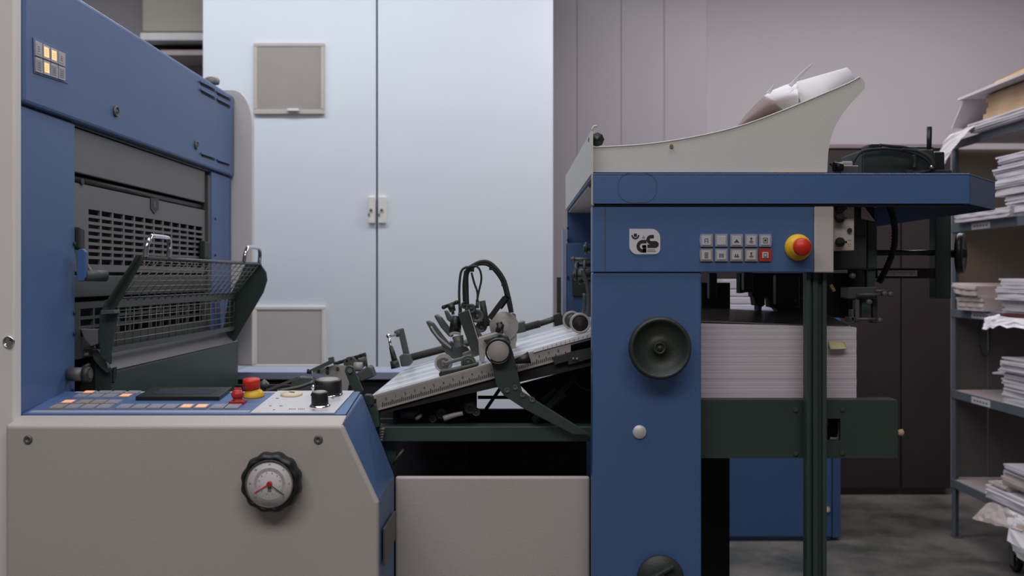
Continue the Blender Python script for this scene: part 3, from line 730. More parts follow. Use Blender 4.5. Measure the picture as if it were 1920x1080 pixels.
for pts in ([(798, 603), (803, 601), (812, 606), (830, 630), (848, 652), (846, 656), (826, 645), (808, 622)],
            [(813, 592), (819, 589), (828, 596), (846, 620), (850, 632), (842, 632), (826, 614)],
            [(832, 582), (838, 582), (848, 598), (846, 606), (838, 600)]):
    MB().pp(pts, 2.36, .03).build('finger', 'greeng', hc, bevel=.006)
MB().tube([P(808, 612, 2.355), P(822, 632, 2.355), P(846, 652, 2.355)], .0025, 8, 4).build('finger_wire', 'lightgrey', hc)
MB().pp([(826, 645), (846, 640), (874, 650), (884, 664), (850, 674), (838, 668)], 2.37, .03).build('carriage_body', 'greeng', hc, bevel=.004)
MB().pp([(858, 588), (880, 580), (903, 652), (883, 658)], 2.3, .025).build('mount_plate', 'blackgreen', hc, bevel=.0015)
MB().bar(P(879, 580, 2.298), P(901, 651, 2.298), .002, .003, N_).build('plate_edge', 'lightgrey', hc)
MB().cyl(P(853, 624, 2.34), P(856, 592, 2.34), .014, .012, 18).build('damper', 'black', hc)
MB().tube([P(843, 628, 2.32), P(852, 624, 2.32), P(864, 626, 2.32)], .003, 8, 3).build('clamp', 'lightgrey', hc)
MB().cyl(P(858, 630, 2.33), P(862, 650, 2.33), .013, .010, 16).build('spring_cup', 'castgrey', hc)
tk = MB().cyl(P(849.5, 590, 2.3), P(847.5, 572, 2.3), .0035, n=10).build('knob_stem', 'blackgreen', hc)
m = MB(); m.cyl(P(832, 576, 2.3), P(856, 567, 2.3), .0042, n=12); m.ball(P(832, 576, 2.3), .0052, 10); m.ball(P(856, 567, 2.3), .0052, 10); m.cyl(P(849, 584, 2.3), P(845, 571, 2.3), .007, .009, 12)
m.build('tee_knob', 'black', hc)
for (x, y, r, d) in ((895, 592, 13, 2.36), (884, 578, 9, 2.34), (903, 612, 11, 2.38), (872, 572, 7, 2.34), (890, 625, 10, 2.4)):
    MB().lathe([(r*.0012, 0), (r*.0012, .02), (r*.0009, .022), (r*.0006, .018), (r*.0003, .018), (r*.0003, .024), (0, .024)], P(x, y, d), N_, 22).build('valve_body', 'castgrey' if r > 10 else 'greeng', hc)
MB().cyl(P(904, 564, 2.35), P(912, 612, 2.35), .0075, n=16).build('air_cylinder', 'blackgreen', hc)
MB().bar(P(884, 604, 2.33), P(902, 630, 2.33), .006, .009, N_).build('linkage', 'castgrey', hc)
MB().bar(P(910, 590, 2.36), P(926, 618, 2.36), .006, .008, N_).build('linkage', 'castgrey', hc)
for x, y in ((863, 590), (875, 586), (895, 578)):
    MB().cyl(P(x, y, 2.32), P(x, y-16, 2.32), .0045, .0035, 10).build('hose_fitting', 'greeng', hc)
m = MB()
a, b = P(918, 597, 2.27), P(947, 558, 2.27); d = (b-a)
m.bar(a, b, .012, .019, N_)
for i in range(7):
    c = a+d*(.45+.08*i); m.bar(c+Vector((.006, -.002, .004)), c+Vector((.011, -.002, .009)), .014, .004, N_)
m.build('serrated_grip', 'black', hc)
m = MB(); c_ = P(945, 611, 2.34); ph = []
for i in range(6):
    R = .033-.0042*i; ph += [(R, .004*i), (R, .004*i+.003), (R-.0012, .004*i+.0036)]
m.lathe(ph+[(0, .025)], c_, N_, 44); m.build('ribbed_cover', 'lightgrey', hc)
m = MB(); m.pp([(936, 624), (960, 614), (966, 600), (968, 640), (966, 660), (950, 660), (944, 640)], 2.345, .04); m.build('motor_case', 'lightgrey', hc, bevel=.002)
m = MB(); m.pp([(960, 586), (967, 590), (969, 640), (963, 642)], 2.37, .03); m.build('motor_case', 'castgrey', hc, bevel=.002)
m = MB(); m.pp([(896, 634), (938, 621), (947, 628), (952, 652), (912, 658), (906, 680), (899, 676)], 2.16, .03); m.build('bearing_housing', 'lightgrey', hc, bevel=.002)
m = MB(); m.pp([(906, 637), (936, 628), (952, 630), (958, 645), (920, 655)], 2.14, .02); m.build('housing_cap', 'blackgreen', hc, bevel=.002)
m = MB(); m.cyl(P(936, 624, 2.14), P(939, 607, 2.14), .009, .007, 14, True); m.cyl(P(931, 608, 2.14), P(942, 606, 2.14), .004, n=10); m.build('clamp_knob', 'black', hc)
MB().tube([P(935, 658, 2.15), P(935, 658, 2.15)+Vector((0, .6, 0))], .014, 16, 1).build('cross_shaft', 'blackgreen', hc)
m = MB(); m.pp([(822, 702), (826, 695), (856, 690), (880, 684), (896, 680), (898, 685), (868, 694), (840, 704), (826, 710)], 2.105, .03); m.build('skid', 'blackgreen', hc, bevel=.003)
hoses = [([(862, 582), (861, 545), (864, 512), (872, 502), (882, 501)], .0028, 2.3),
         ([(875, 570), (873, 540), (873, 515), (878, 504), (888, 497), (904, 490.5), (922, 495), (944, 522), (955, 560), (960, 586)], .0042, 2.31),
         ([(877, 572), (876, 540), (877, 512), (890, 499), (905, 495), (921, 501), (941, 527), (951, 562), (957, 586)], .0035, 2.33),
         ([(871, 570), (870, 535), (873, 508)], .0038, 2.33),
         ([(884, 511), (889, 530), (895, 548), (895, 566)], .0024, 2.3),
         ([(880, 500), (892, 499), (900, 507), (902.5, 524), (898, 546), (894, 566)], .0024, 2.29)]
for pts, r, D in hoses:
    MB().tube([P(x, y, D) for x, y in pts], r, 10, 6).build('hose', 'rubber', hc)
for x, y, a_ in ((884, 503, 40), (922, 500, -30), (945, 530, -70)):
    dv = Vector((math.cos(math.radians(a_)), 0, math.sin(math.radians(a_)))); c = P(x, y, 2.31)
    MB().bar(c-Vector((0, 0, .008)), c+Vector((0, 0, .006)), .012, .004, N_).build('cable_tie', 'black', hc)
# near bracket with the pale disc
arm = thing('support_arm', P(1000, 800, 2.1), 'dark green cranked support arm with pale round cap beside the feed board', 'machine arm')
m = MB(); m.pp([(914, 652), (918, 640), (930, 634), (945, 634), (955, 642), (962, 662), (971, 700), (979, 735), (1000, 748), (1108, 815), (1075, 815), (988, 770), (945, 742), (930, 722), (924, 690)], 2.075, .014)
m.build('arm_plate', 'green', arm, bevel=.0015)
m = MB(); m.lathe([(.0262, 0), (.0262, .018), (.0240, .020), (.0225, .014)], P(934.5, 658, 2.075), N_, 40, cap=False); m.build('cap_ring', 'black', arm)
m = MB(); m.lathe([(.0222, 0), (.0222, .003), (.020, .0045), (0, .005)], P(934.5, 658, 2.062), N_, 40); m.build('cap_disc', 'lightgrey', arm, label='pale grey round end cap')
for x, y in ((951, 731), (966, 726), (998, 749), (980, 740)):
    MB().lathe([(.0055, 0), (.0055, .003), (.0025, .003), (.0025, .001), (0, .001)], P(x, y, 2.075), N_, 14).build('socket_screw', 'castgrey', arm)
m = MB(); m.cyl(P(966, 678, 2.06), P(993, 670, 2.06), .005, .0125, 20); m.build('cone_handle', 'black', arm)

# ---------------------------------------------------------------- feeder
fd = thing('feeder', (.45, 2.4, 0), 'blue sheet feeder with overhanging hood, round black handwheel and safety badge', 'sheet feeder')
D1 = 2.0
FX0 = P(1111, 0, D1).x; FX1 = P(1315, 0, D1).x
MB().box(FX0, FX1, D1, D1+.05, 0, P(0, 510.5, D1).z).build('side_column', 'bluef', fd, bevel=.003)
FXR = P(1562, 0, D1).x; FXB = P(1525.5, 0, D1).x
zt, zb_ = P(0, 383, D1).z, P(0, 511, D1).z
fpan = MB().box(FX0, FXB-.0005, D1-.004, D1+.05, zb_+.0005, zt-.003).build('control_panel', 'bluef', fd, bevel=.002)
MB().box(FXB, FXR, D1-.005, D1+.05, zb_, zt-.003).build('panel_end_strip', 'beige', fd, bevel=.002)
MB().box(P(1134, 0, D1).x, P(1134.8, 0, D1).x, D1-.0046, D1-.0041, zb_+.002, zt-.006).build('panel_seam', 'ink', fpan)
# hood: sheet metal with aprons
hx1 = P(1813, 0, D1).x
zh1, zh0 = P(0, 326, D1).z, P(0, 383, D1).z
xe, ye = P(1861, 0, 2.17).x, 2.17
yb2 = 3.06
m = MB()
outer = [(FX0, D1-.012), (hx1, D1-.012), (xe, ye-.012), (xe, yb2), (FX0, yb2)]
t_ = .004
m.prism([(x, y, zh1-t_) for x, y in outer], (0, 0, t_))
m.build('hood', 'bluef', fd, bevel=.0015)
m = MB(); m.box(FX0, hx1, D1-.012, D1-.008, zh0, zh1-t_).hexa([(hx1, D1-.012, zh0), (xe, ye-.012, zh0), (xe, ye-.012, zh1-t_), (hx1, D1-.012, zh1-t_)], [(hx1-.002, D1-.008, zh0), (xe-.003, ye-.009, zh0), (xe-.003, ye-.009, zh1-t_), (hx1-.002, D1-.008, zh1-t_)])
apron = m.build('hood_apron', 'bluef', fd, bevel=.0012)
MB().box(xe-.004, xe, ye-.009, yb2, zh0, zh1-t_-.0005).build('hood_end', 'bluef', fd)
MB().box(FX0+.002, xe-.005, yb2-.004, yb2, H+.10, zh1-t_-.0005).build('hood_back', 'bluef', fd)
MB().box(FX0+.003, hx1-.01, D1-.007, D1+.03, zh0-.0035, zh0+.003).build('hood_flange', 'void', fd)
MB().box(FX0+.006, xe-.02, 2.19, yb2-.01, zh1-t_-.006, zh1-t_-.0005).build('hood_lining', 'vent', fd)
# faint round cover on the apron
m = MB(); cc = P(1195, 352, D1-.012); n = 60
pr = None
for i in range(n):
    t0, t1 = 2*math.pi*i/n, 2*math.pi*(i+1)/n
    f_ = lambda t, r: cc+Vector((r*1.0*math.copysign(abs(math.cos(t))**.75, math.cos(t)), 0, r*.78*math.copysign(abs(math.sin(t))**.75, math.sin(t))))
    m.prism([f_(t0, .0372), f_(t1, .0372), f_(t1, .0377), f_(t0, .0377)], N_*.0004)
m.build('cover_outline', 'ink', apron)
# left end plate, white, with curled lip
xpl = P(1108.5, 0, D1).x
m = MB(); m.hexa([(xpl, D1-.01, zh1), (xpl, yb2, zh1), (xpl, yb2, H+.303), (xpl, D1-.01, H+.286)], [(xpl+.003, D1-.01, zh1), (xpl+.003, yb2, zh1), (xpl+.003, yb2, H+.303), (xpl+.003, D1-.01, H+.286)])
m.build('end_plate', 'tray', fd)
MB().tube([(xpl+.001, D1-.009, H+.286), (xpl+.004, D1-.009, H+.293), (xpl+.010, D1-.009, H+.294)], .0018, 8, 4).build('end_lip', 'tray', fd)
MB().box(xpl, xpl+.004, D1-.01, D1+.0, zh0-.002, zh1).build('end_edge', 'vent', fd)
# tray on the hood
top = [(1109, 277), (1150, 275), (1200, 272), (1250, 266), (1300, 257.5), (1350, 247), (1400, 233), (1450, 215), (1500, 195), (1550, 174), (1590, 157), (1612, 145)]
outl = top+[(1618, 148), (1622, 156), (1621, 166), (1612, 177), (1596, 193), (1580, 213), (1567, 234), (1558, 258), (1553, 285), (1551, 323), (1109, 323)]
tr = thing('delivery_tray', P(1330, 325, 2.3), 'off-white curved tray standing on the blue feeder hood', 'paper tray')
MB().pp(outl, 2.03, .004).build('tray_side', 'tray', tr)
MB().prism([off(P(x, y, 2.03), 0, .72, 0) for x, y in outl], (0, .004, 0)).build('tray_side', 'tray', tr)
m = MB()
for (a, b) in zip(top, top[1:]):
    p0, p1 = P(a[0], a[1]+6, 2.03), P(b[0], b[1]+6, 2.03)
    m.hexa([off(p0, 0, .004), off(p1, 0, .004), off(p1, 0, .72), off(p0, 0, .72)], [off(p0, 0, .004, -.003), off(p1, 0, .004, -.003), off(p1, 0, .72, -.003), off(p0, 0, .72, -.003)])
m.build('tray_floor', 'tray', tr)
MB().cyl(P(1259, 274, 2.03), P(1259, 274, 2.026), .0038, n=12).build('tray_rivet', 'brass', tr)
MB().tube([P(x, y-.5, 2.03) for x, y in top], .0016, 8, 2).build('tray_rim', 'tray', tr)
MB().box(P(1440, 0, 2.03).x, P(1556, 0, 2.03).x, 2.018, 2.029, zh1+.0005, zh1+.003).build('tray_foot', 'brass', tr)
# roller knob at tray's left
m = MB(); m.lathe([(.009, 0), (.0135, .002), (.0135, .012), (.006, .013), (.006, .016), (0, .016)], P(1119, 263, 2.06), N_, 24, lobes=8, amp=.05)
m.cyl(P(1112, 262, 2.06), P(1112, 262, 2.1), .010, n=16)
tag(m.build('tray_knob', 'black'), 'small black knob at the left end of the off-white tray', 'knob')
# rolled sheets on the tray
m = MB()
def roll(p0, p1, r0, r1, turns, mt, n=40, start=0, wob=0):
    ax = (p1-p0).normalized(); u = ax.cross(Y_).normalized(); v = ax.cross(u)
    A = []; B = []
    for i in range(n+1):
        t = start+turns*2*math.pi*i/n; k = 1-.12*i/n
        d = u*math.cos(t)+v*math.sin(t)
        A.append(m.v(p0+d*r0*k+ax*wob*math.sin(t))); B.append(m.v(p1+d*r1*k))
    for i in range(n): m.f([A[i], A[i+1], B[i+1], B[i]], True)
roll(P(1474, 198, 2.24), P(1594, 148, 2.24), .044, .0265, 1.25, 0, wob=.02)
o = m.build('rolled_sheet', 'paper'); tag(o, 'bright white rolled sheet lying on the curved tray', 'paper', None)
sd = o.modifiers.new('thick', 'SOLIDIFY'); sd.thickness = .0008
def sheet(name, rows, mt, label, cat='paper', th=.0008):
    m = MB(); V = [[m.v(p) for p in r] for r in rows]
    for A, B in zip(V, V[1:]):
        for i in range(len(A)-1): m.f([A[i], A[i+1], B[i+1], B[i]], True)
    o = m.build(name, mt)
    ss = o.modifiers.new('s', 'SUBSURF'); ss.levels = 2; ss.render_levels = 2; ss.boundary_smooth = 'PRESERVE_CORNERS'
    sd = o.modifiers.new('thick', 'SOLIDIFY'); sd.thickness = th
    return tag(o, label, cat) if label else o
def curved(name, T, B, D, bulge, mt, label, n=8, k=12):
    def at(L, u):
        f = u*(len(L)-1); i = min(int(f), len(L)-2); return lp(L[i], L[i+1], f-i)
    m = MB(); V = []
    for a in range(k+1):
        t, b = at(T, a/k), at(B, a/k); row = []
        for c in range(n+1):
            x, y = lp(t, b, c/n); row.append(m.v(P(x, y, D-bulge*math.sin(math.pi*(.12+.8*c/n))*(.35+.65*a/k))))
        V.append(row)
    for A, B_ in zip(V, V[1:]):
        for c in range(n): m.f([A[c], A[c+1], B_[c+1], B_[c]], True)
    o = m.build(name, mt); sd = o.modifiers.new('thick', 'SOLIDIFY'); sd.thickness = .0008
    return tag(o, label, 'paper')
curved('curled_sheet', [(1383, 237), (1400, 214), (1418, 195), (1434, 181)], [(1385, 239), (1415, 232), (1446, 221), (1475, 210)], 2.22, .10, 'sheetinside', 'brownish printed sheet curling out of the lower end of the roll')
curved('folded_sheet', [(1432, 180), (1446, 170), (1463, 163), (1480, 158), (1496, 157)], [(1470, 207), (1480, 206), (1487, 204), (1492, 202), (1497, 200)], 2.22, .075, 'paper', 'white sheet wrapped around the lower end of the roll')
sheet('paper_spike', [[P(1478, 160, 2.16), P(1492, 146, 2.16), P(1507, 131, 2.16), P(1525, 117, 2.16)], [P(1484, 163, 2.16), P(1500, 147, 2.17), P(1513, 132, 2.17), P(1525.5, 117.5, 2.16)]], 'paper', 'long pointed paper corner sticking up from the roll')
sheet('paper_tip', [[P(1436, 174, 2.15), P(1443, 168, 2.15), P(1450, 159, 2.15)], [P(1444, 176, 2.15), P(1448, 170, 2.16), P(1450.5, 159.5, 2.15)]], 'paper', 'short pointed paper corner at the left of the roll')

# badge
m = MB(); bD = D1-.0045
def arc(cx_, cy_, r, a0, a1, n=8): return [(cx_+r*math.cos(math.radians(a0+(a1-a0)*i/n)), cy_-r*math.sin(math.radians(a0+(a1-a0)*i/n))) for i in range(n+1)]
outb = [(1180, 429)]+arc(1221, 446, 17, 90, 0)+arc(1228, 466.5, 10, 0, -90)+arc(1196, 461, 16, -90, -180)
m.pp(outb[::-1], bD-.0008, .0008)
m.m(1)
Z5 = lambda x, y: (1160+x/5.053, 410+y/5.053)
def stroke(pts, w_, D=bD-.0012, t=.0004):
    pts = [Z5(*p) for p in pts]; L = []; R = []
    for i, p in enumerate(pts):
        a = pts[max(i-1, 0)]; b = pts[min(i+1, len(pts)-1)]
        dx, dy = b[0]-a[0], b[1]-a[1]; l = math.hypot(dx, dy); nx, ny = -dy/l, dx/l; h = w_/5.053/2
        L.append((p[0]+nx*h, p[1]+ny*h)); R.append((p[0]-nx*h, p[1]-ny*h))
    for i in range(len(pts)-1): m.pp([L[i], L[i+1], R[i+1], R[i]], D, t)
def zarc(cx_, cy_, rx, ry, a0, a1, n=12): return [(cx_+rx*math.cos(math.radians(a0+(a1-a0)*i/n)), cy_-ry*math.sin(math.radians(a0+(a1-a0)*i/n))) for i in range(n+1)]
stroke([(264, 217)]+zarc(228, 261, 43, 44, 90, 270)+[(262, 305)], 32)
stroke([(245, 320), (245, 250)], 34); stroke([(222, 262), (262, 262)], 22)
stroke([(334, 170)]+zarc(306, 199, 27, 29, 90, 270)+[(330, 228)]+zarc(340, 244, 24, 17, 90, -90)+[(272, 261)], 32)
stroke(zarc(158, 155, 31, 33, 180, 360, 14), 14)
stroke([(158, 141), (158, 171)], 28)
stroke([(224, 184), (236, 160), (250, 184), (224, 184)], 3); stroke([(236, 170), (238, 184)], 3)
stroke([(270, 293), (345, 293)], 3); stroke([(270, 308), (352, 308)], 5)
m.build('safety_badge', ['badge', 'badgeink'], fpan, label='silver certification badge reading GS')
# buttons
def bounds(r, c): 
    x0 = (1312.5, 1341, 1369.5, 1397, 1423.5)[c]; return x0, x0+(23.5 if c else 24), (439 if r == 0 else 466.5), (462.5 if r == 0 else 490)
glyphs = {  # little rows of bars inside the key
 (0, 0): 'arch', (0, 1): None, (0, 2): 'tri', (0, 3): 'man', (0, 4): 'sq', (1, 0): 'stack', (1, 1): 'arch2', (1, 2): 'bars', (1, 3): 'man', (1, 4): 'cam'}
for r in range(2):
    for c in range(5):
        x0, x1, y0, y1 = bounds(r, c); D = D1-.0042
        red = (r, c) == (1, 4)
        m = MB()
        if c == 0: pts = [(x0+1.5, y0), (x1, y0), (x1, y1), (x0+1.5, y1), (x0, y1-5), (x0-.5, (y0+y1)/2), (x0, y0+5)]
        elif c == 4: pts = [(x0, y0), (x1-1.5, y0), (x1, y0+5), (x1+.5, (y0+y1)/2), (x1, y1-5), (x1-1.5, y1), (x0, y1)]
        else: pts = [(x0, y0), (x1, y0), (x1, y1), (x0, y1)]
        m.pp(pts, D-.004, .004)
        e = 6 if red else 3.2; m.m(1).pbox(x0+e, x1-e, y0+e, y1-e, D-.0055, .0015)
        m.m(2); cx_, cy_ = (x0+x1)/2, (y0+y1)/2; g = glyphs[(r, c)]; DD = D-.0059
        def b_(a, b, c2, d): m.pbox(cx_+a, cx_+b, cy_+c2, cy_+d, DD, .0004)
        if g == 'arch': b_(-3, 3, -3.5, -2.5); b_(-3.5, -2.3, -2, 5); b_(2.3, 3.5, -2, 5); b_(-1.5, 1.5, 1, 2)
        elif g == 'tri': m.pp([(cx_, cy_-2), (cx_+5, cy_+4), (cx_-5, cy_+4)], DD, .0004)
        elif g == 'man': b_(-2, 2, -5, -2.5); b_(-1, 1, -2, 1); b_(-4, 4, 1.5, 2.6); b_(-3, 3, 3.6, 4.6)
        elif g == 'sq': b_(-4.5, 4.5, -5, -4); b_(-4.5, 4.5, 4, 5); b_(-4.5, -3.5, -4, 4); b_(3.5, 4.5, -4, 4); b_(-2, 2, -2, 2)
        elif g == 'stack': [b_(-3.5, 3.5, k, k+1.2) for k in (-5, -2.6, -.2, 2.2, 4.6)]
        elif g == 'arch2': [b_(-3.5, 3.5, k, k+1) for k in (-2.5, 0, 2.5)]; b_(-4, -3, -3, 5); b_(3, 4, -3, 5)
        elif g == 'bars': b_(-4.5, 4.5, 2, 4); b_(-3, -1, -2, 2); b_(1, 3, -2, 2)
        elif g == 'cam': b_(-3.2, 3.2, -3.6, -2.6); b_(-3.2, 3.2, 2.6, 3.6); b_(-3.2, -2.2, -3, 3); b_(2.2, 3.2, -3, 3); b_(-4, 4, 4.2, 4.8)
        m.build('button', ['redd' if red else ('btnf' if r and c != 1 else 'btng'), 'btn', 'ink'], fpan, bevel=.0006, label='red framed push button' if red else None)
c = P(1495.5, 464, D1-.004)
MB().lathe([(.0255, 0), (.0262, .003), (.0255, .006), (.0225, .014), (.019, .016), (.018, .024)], c, N_, 44).build('stop_collar', 'yellow', fpan, label='yellow emergency stop collar')
m = MB(); m.lathe([(.013, .020), (.0165, .028), (.0168, .036), (.0155, .040), (0, .042)], c, N_, 36); m.build('stop_button', 'red', fpan, label='red emergency stop mushroom')

# handwheel, knob, cap on the column
c = P(1232, 650, D1)
MB().cyl(c, c+N_*.03, .018, n=24).build('wheel_boss', 'black', fd)
m = MB(); m.lathe([(.020, .022), (.048, .024), (.0585, .030), (.0605, .040), (.0585, .050), (.0545, .053), (.0515, .050), (.046, .040), (.030, .033), (.0125, .032), (.0125, .040), (.009, .042), (.008, .038), (.0045, .038), (.0045, .043), (0, .043)], c, N_, 64)
m.build('handwheel', 'blackgreen', fd, label='black dished handwheel')
c = P(1236, 1080, D1)
m = MB(); m.lathe([(.03, 0), (.0435, .006), (.0455, .016), (.043, .022), (.012, .024)], c, N_, 48); k = m.build('round_knob', 'blackgreen', fd)
MB().bar(c+Vector((-.032, -.027, -.004)), c+Vector((.025, -.027, .028)), .007, .016, N_).build('knob_grip', 'blackgreen', k, bevel=.002)
MB().lathe([(.0105, .024), (.0105, .031), (.0075, .034), (0, .035)], c, N_, 24).build('knob_cap', 'lightgrey', k)
MB().lathe([(.0135, 0), (.0135, .002), (.012, .004), (0, .0045)], P(1199, 810, D1), N_, 32).build('column_cap', 'panelsilver', fd, label='silver round cap')

# post and pile lift
m = MB(); xp0, xp1 = P(1512, 0, 2.02).x, P(1550, 0, 2.02).x
m.box(xp0, xp1, 2.03, 2.045, 0, H+.14).box(xp0, xp0+.008, 2.018, 2.03, 0, H+.14).box(xp1-.008, xp1, 2.018, 2.03, 0, H+.14).box(xp0+.014, xp0+.024, 2.022, 2.03, 0, H+.14)
m.build('guide_post', 'green', fd, bevel=.0015)
bz0, bz1 = P(0, 859, 2.06).z, P(0, 750, 2.06).z
m = MB(); xb0, xb1 = P(1300, 0, 2.06).x, P(1683, 0, 2.06).x
sx0, sx1 = P(1551, 0, 2.06).x, P(1576, 0, 2.06).x; sz0, sz1 = P(0, 826, 2.06).z, P(0, 785, 2.06).z
m.box(xb0, sx0, 2.06, 2.072, bz0, bz1).box(sx1, xb1, 2.06, 2.072, bz0, bz1).box(sx0, sx1, 2.06, 2.072, bz0, sz0).box(sx0, sx1, 2.06, 2.072, sz1, bz1)
m.box(xb0, xb1, 2.0722, 2.11, bz1-.003, bz1)
lb = m.build('lift_beam', 'green', fd)
m = MB(); m.box(sx0-.01, sx1+.05, 2.12, 2.13, sz0-.01, sz1+.01); m.m(1).tube([P(1556, 822, 2.10), P(1570, 822, 2.10), P(1573, 812, 2.10), P(1573, 790, 2.10)], .003, 8, 3).m(2)
for i in range(5): m.box(sx0, sx1-.008, 2.115, 2.12, sz1-.004-i*.004, sz1-.002-i*.004)
m.build('slot_latch', ['void', 'lightgrey', 'card'], lb)
for x, y in ((1492, 768), (1580, 767), (1492, 850), (1579, 849)):
    MB().cyl(P(x, y, 2.06), P(x, y, 2.056), .0045, n=14).build('beam_bolt', 'blackgreen', lb)
MB().lathe([(.005, 0), (.007, .006), (.007, .01), (0, .014)], P(1683, 811, 2.066), XP, 14).build('beam_knob', 'card', lb)
MB().box(P(1316, 0, 2.5).x-.01, P(1368, 0, 2.5).x, 2.5, 2.54, 0, P(0, 800, 2.5).z).build('inner_column', 'void', fd)
MB().box(FX0+.03, FXR+.1, 2.14, 2.72, P(0, 775, 2.1).z, P(0, 752, 2.1).z).build('pile_board', 'board', fd, bevel=.003)
MB().box(FX0+.01, FX1-.005, D1+.052, D1+.06, 0, zt-.02).build('column_back', 'void', fd)

# far frame of the feeder
fx = P(1062, 0, 3.0).x
MB().box(fx, fx+.16, 2.98, 3.02, .2, H+.10).build('far_column', 'bluef', fd, bevel=.004)
MB().box(fx-.012, fx-.001, 2.98, 3.04, .2, H+.14).build('far_column_edge', 'ledge', fd)
MB().pp([(1072, 515), (1076, 512), (1100, 512), (1100, 548), (1092, 556), (1074, 556)], 2.972, .006).build('recess_cover', 'blackgreen', fd, bevel=.002)
for y in (428, 450, 520, 598): MB().cyl(P(1065, y, 2.979), P(1065, y, 2.974), .004, n=8).build('frame_screw', 'void', fd)
# forwarding wheels at the feeder mouth
fw = MB().cyl(P(1060, 470, 2.25)+Vector((.015, 0, 0)), P(1120, 470, 2.25)+Vector((.03, 0, 0)), .004, n=10)
whs = []
for x, y, r, D in ((1088, 606, 19.5, 2.22), (1073, 601, 18, 2.5)):
    R = r*D/FPX
    w_ = MB().lathe([(R*.78, 0), (R*.8, .0006), (R*.95, .001), (R, -.002), (R, -.014), (R*.78, -.015)], P(x, y, D), N_, 40, cap=False).build('press_wheel', 'lightgrey', fd, label='pale rimmed press wheel')
    MB().lathe([(R*.77, -.012), (R*.77, -.001), (R*.35, -.006), (R*.3, .002), (R*.15, .003), (0, .003)], P(x, y, D), N_, 32).build('hub', 'board' if D < 2.3 else 'greeng', w_)
m = MB(); m.tube([P(1090, 604, 2.26), P(1102, 590, 2.26), P(1104, 560, 2.26), P(1100, 530, 2.26), P(1092, 505, 2.26)], .0045, 10, 5); m.build('wheel_strut', 'greeng', fd)
m = MB(); m.tube([P(1078, 598, 2.4), P(1094, 585, 2.4), P(1096, 550, 2.4)], .004, 10, 5); m.build('wheel_strut', 'greeng', fd)
for (a, b, y, D, h) in ((1070, 1112, 486, 2.3, 5), (1078, 1112, 497, 2.32, 7), (1074, 1112, 516, 2.28, 10), (1084, 1112, 527, 2.3, 6), (1094, 1112, 466, 2.35, 12), (1086, 1112, 507, 2.3, 4)):
    m = MB(); m.cyl(P(a, y, D), P(b, y, D), h*D/FPX*.6, n=14); m.cyl(P(a+3, y, D), P(a+7, y, D), h*D/FPX, n=14); m.build('cross_shaft', 'blackgreen' if h > 5 else 'castgrey', fd)
for x, y in ((1080, 505), (1096, 500), (1088, 520), (1102, 540)):
    MB().cyl(P(x, y+14, 2.3), P(x, y-14, 2.3), .0035, n=8).build('adjust_screw', 'castgrey', fd)

# knob panel at the right, suction head, hose
kp = MB().pbox(1563, 1602, 384, 470, 2.03, .02).build('air_panel', 'vent', fd, bevel=.002)
for y in (391, 409, 454):
    m = MB(); m.cyl(P(1575, y, 2.03), P(1575, y, 2.012), .0098, .0088, 20); m.bar(P(1568, y, 2.008), P(1587, y, 2.008), .0042, .009, N_)
    m.build('air_knob', 'black', kp)
MB().cyl(P(1593, 432, 2.03), P(1593, 432, 2.024), .0048, n=14).build('indicator', 'black', kp)
m = MB()
for y in (387, 405, 409, 450, 457, 461): m.pbox(1589, 1596, y, y+1, 2.0295, .0005)
m.build('panel_print', 'inkl', kp)
MB().pbox(1563, 1626, 386, 505, 2.09, .2).build('suction_box', 'blackgreen', fd, bevel=.004)
MB().pbox(1627, 1645, 412, 504, 2.13, .12).build('suction_side', 'green', fd, bevel=.003)
MB().pp([(1615, 384), (1618, 384), (1641, 415), (1615, 410)], 2.08, .004).build('corner_plate', 'vent', fd)
hz = [P(1667, 384, 2.25), P(1674, 405, 2.25), P(1678, 430, 2.25), P(1677, 460, 2.25), P(1668, 490, 2.25), P(1656, 515, 2.25), P(1648, 530, 2.25)]
m = MB(); m.tube(hz, .0065, 12, 8)
for i in range(len(hz)-1):
    for k in range(5):
        p0 = hz[i].lerp(hz[i+1], k/5); d = (hz[i+1]-hz[i]).normalized(); m.cyl(p0, p0+d*.002, .0075, n=12)
m.build('air_hose', 'rubber', fd)
# sucker head mechanism
for (a, b, c_, d, D, dep, mt) in ((1590, 1645, 538, 560, 2.12, .05, 'greeng'), (1600, 1622, 505, 540, 2.15, .04, 'void'), (1626, 1642, 505, 545, 2.14, .03, 'green'), (1604, 1612, 560, 605, 2.12, .02, 'castgrey'),
                             (1596, 1602, 580, 604, 2.12, .02, 'greeng'), (1616, 1634, 552, 602, 2.13, .05, 'green'), (1636, 1646, 556, 606, 2.14, .03, 'blackgreen'), (1563, 1592, 512, 590, 2.2, .05, 'void'), (1592, 1606, 594, 603, 2.12, .03, 'green')):
    MB().pbox(a, b, c_, d, D, dep).build('sucker_block', mt, fd, bevel=.002)
for a, b, y in ((1606, 1665, 552), (1604, 1648, 598), (1640, 1668, 545)):
    MB().cyl(P(a, y, 2.11), P(b, y, 2.11), .003, n=10).build('sucker_rod', 'castgrey', fd)
for x, y in ((1657, 550), (1668, 551), (1628, 566), (1597, 517), (1648, 600)):
    MB().lathe([(.006, 0), (.006, .008), (.003, .01), (0, .01)], P(x, y, 2.105), N_, 14).build('sucker_nut', 'castgrey', fd)
MB().bar(P(1557, 534, 2.1), P(1564, 546, 2.1), .006, .008, N_).build('sucker_tab', 'brass', fd)
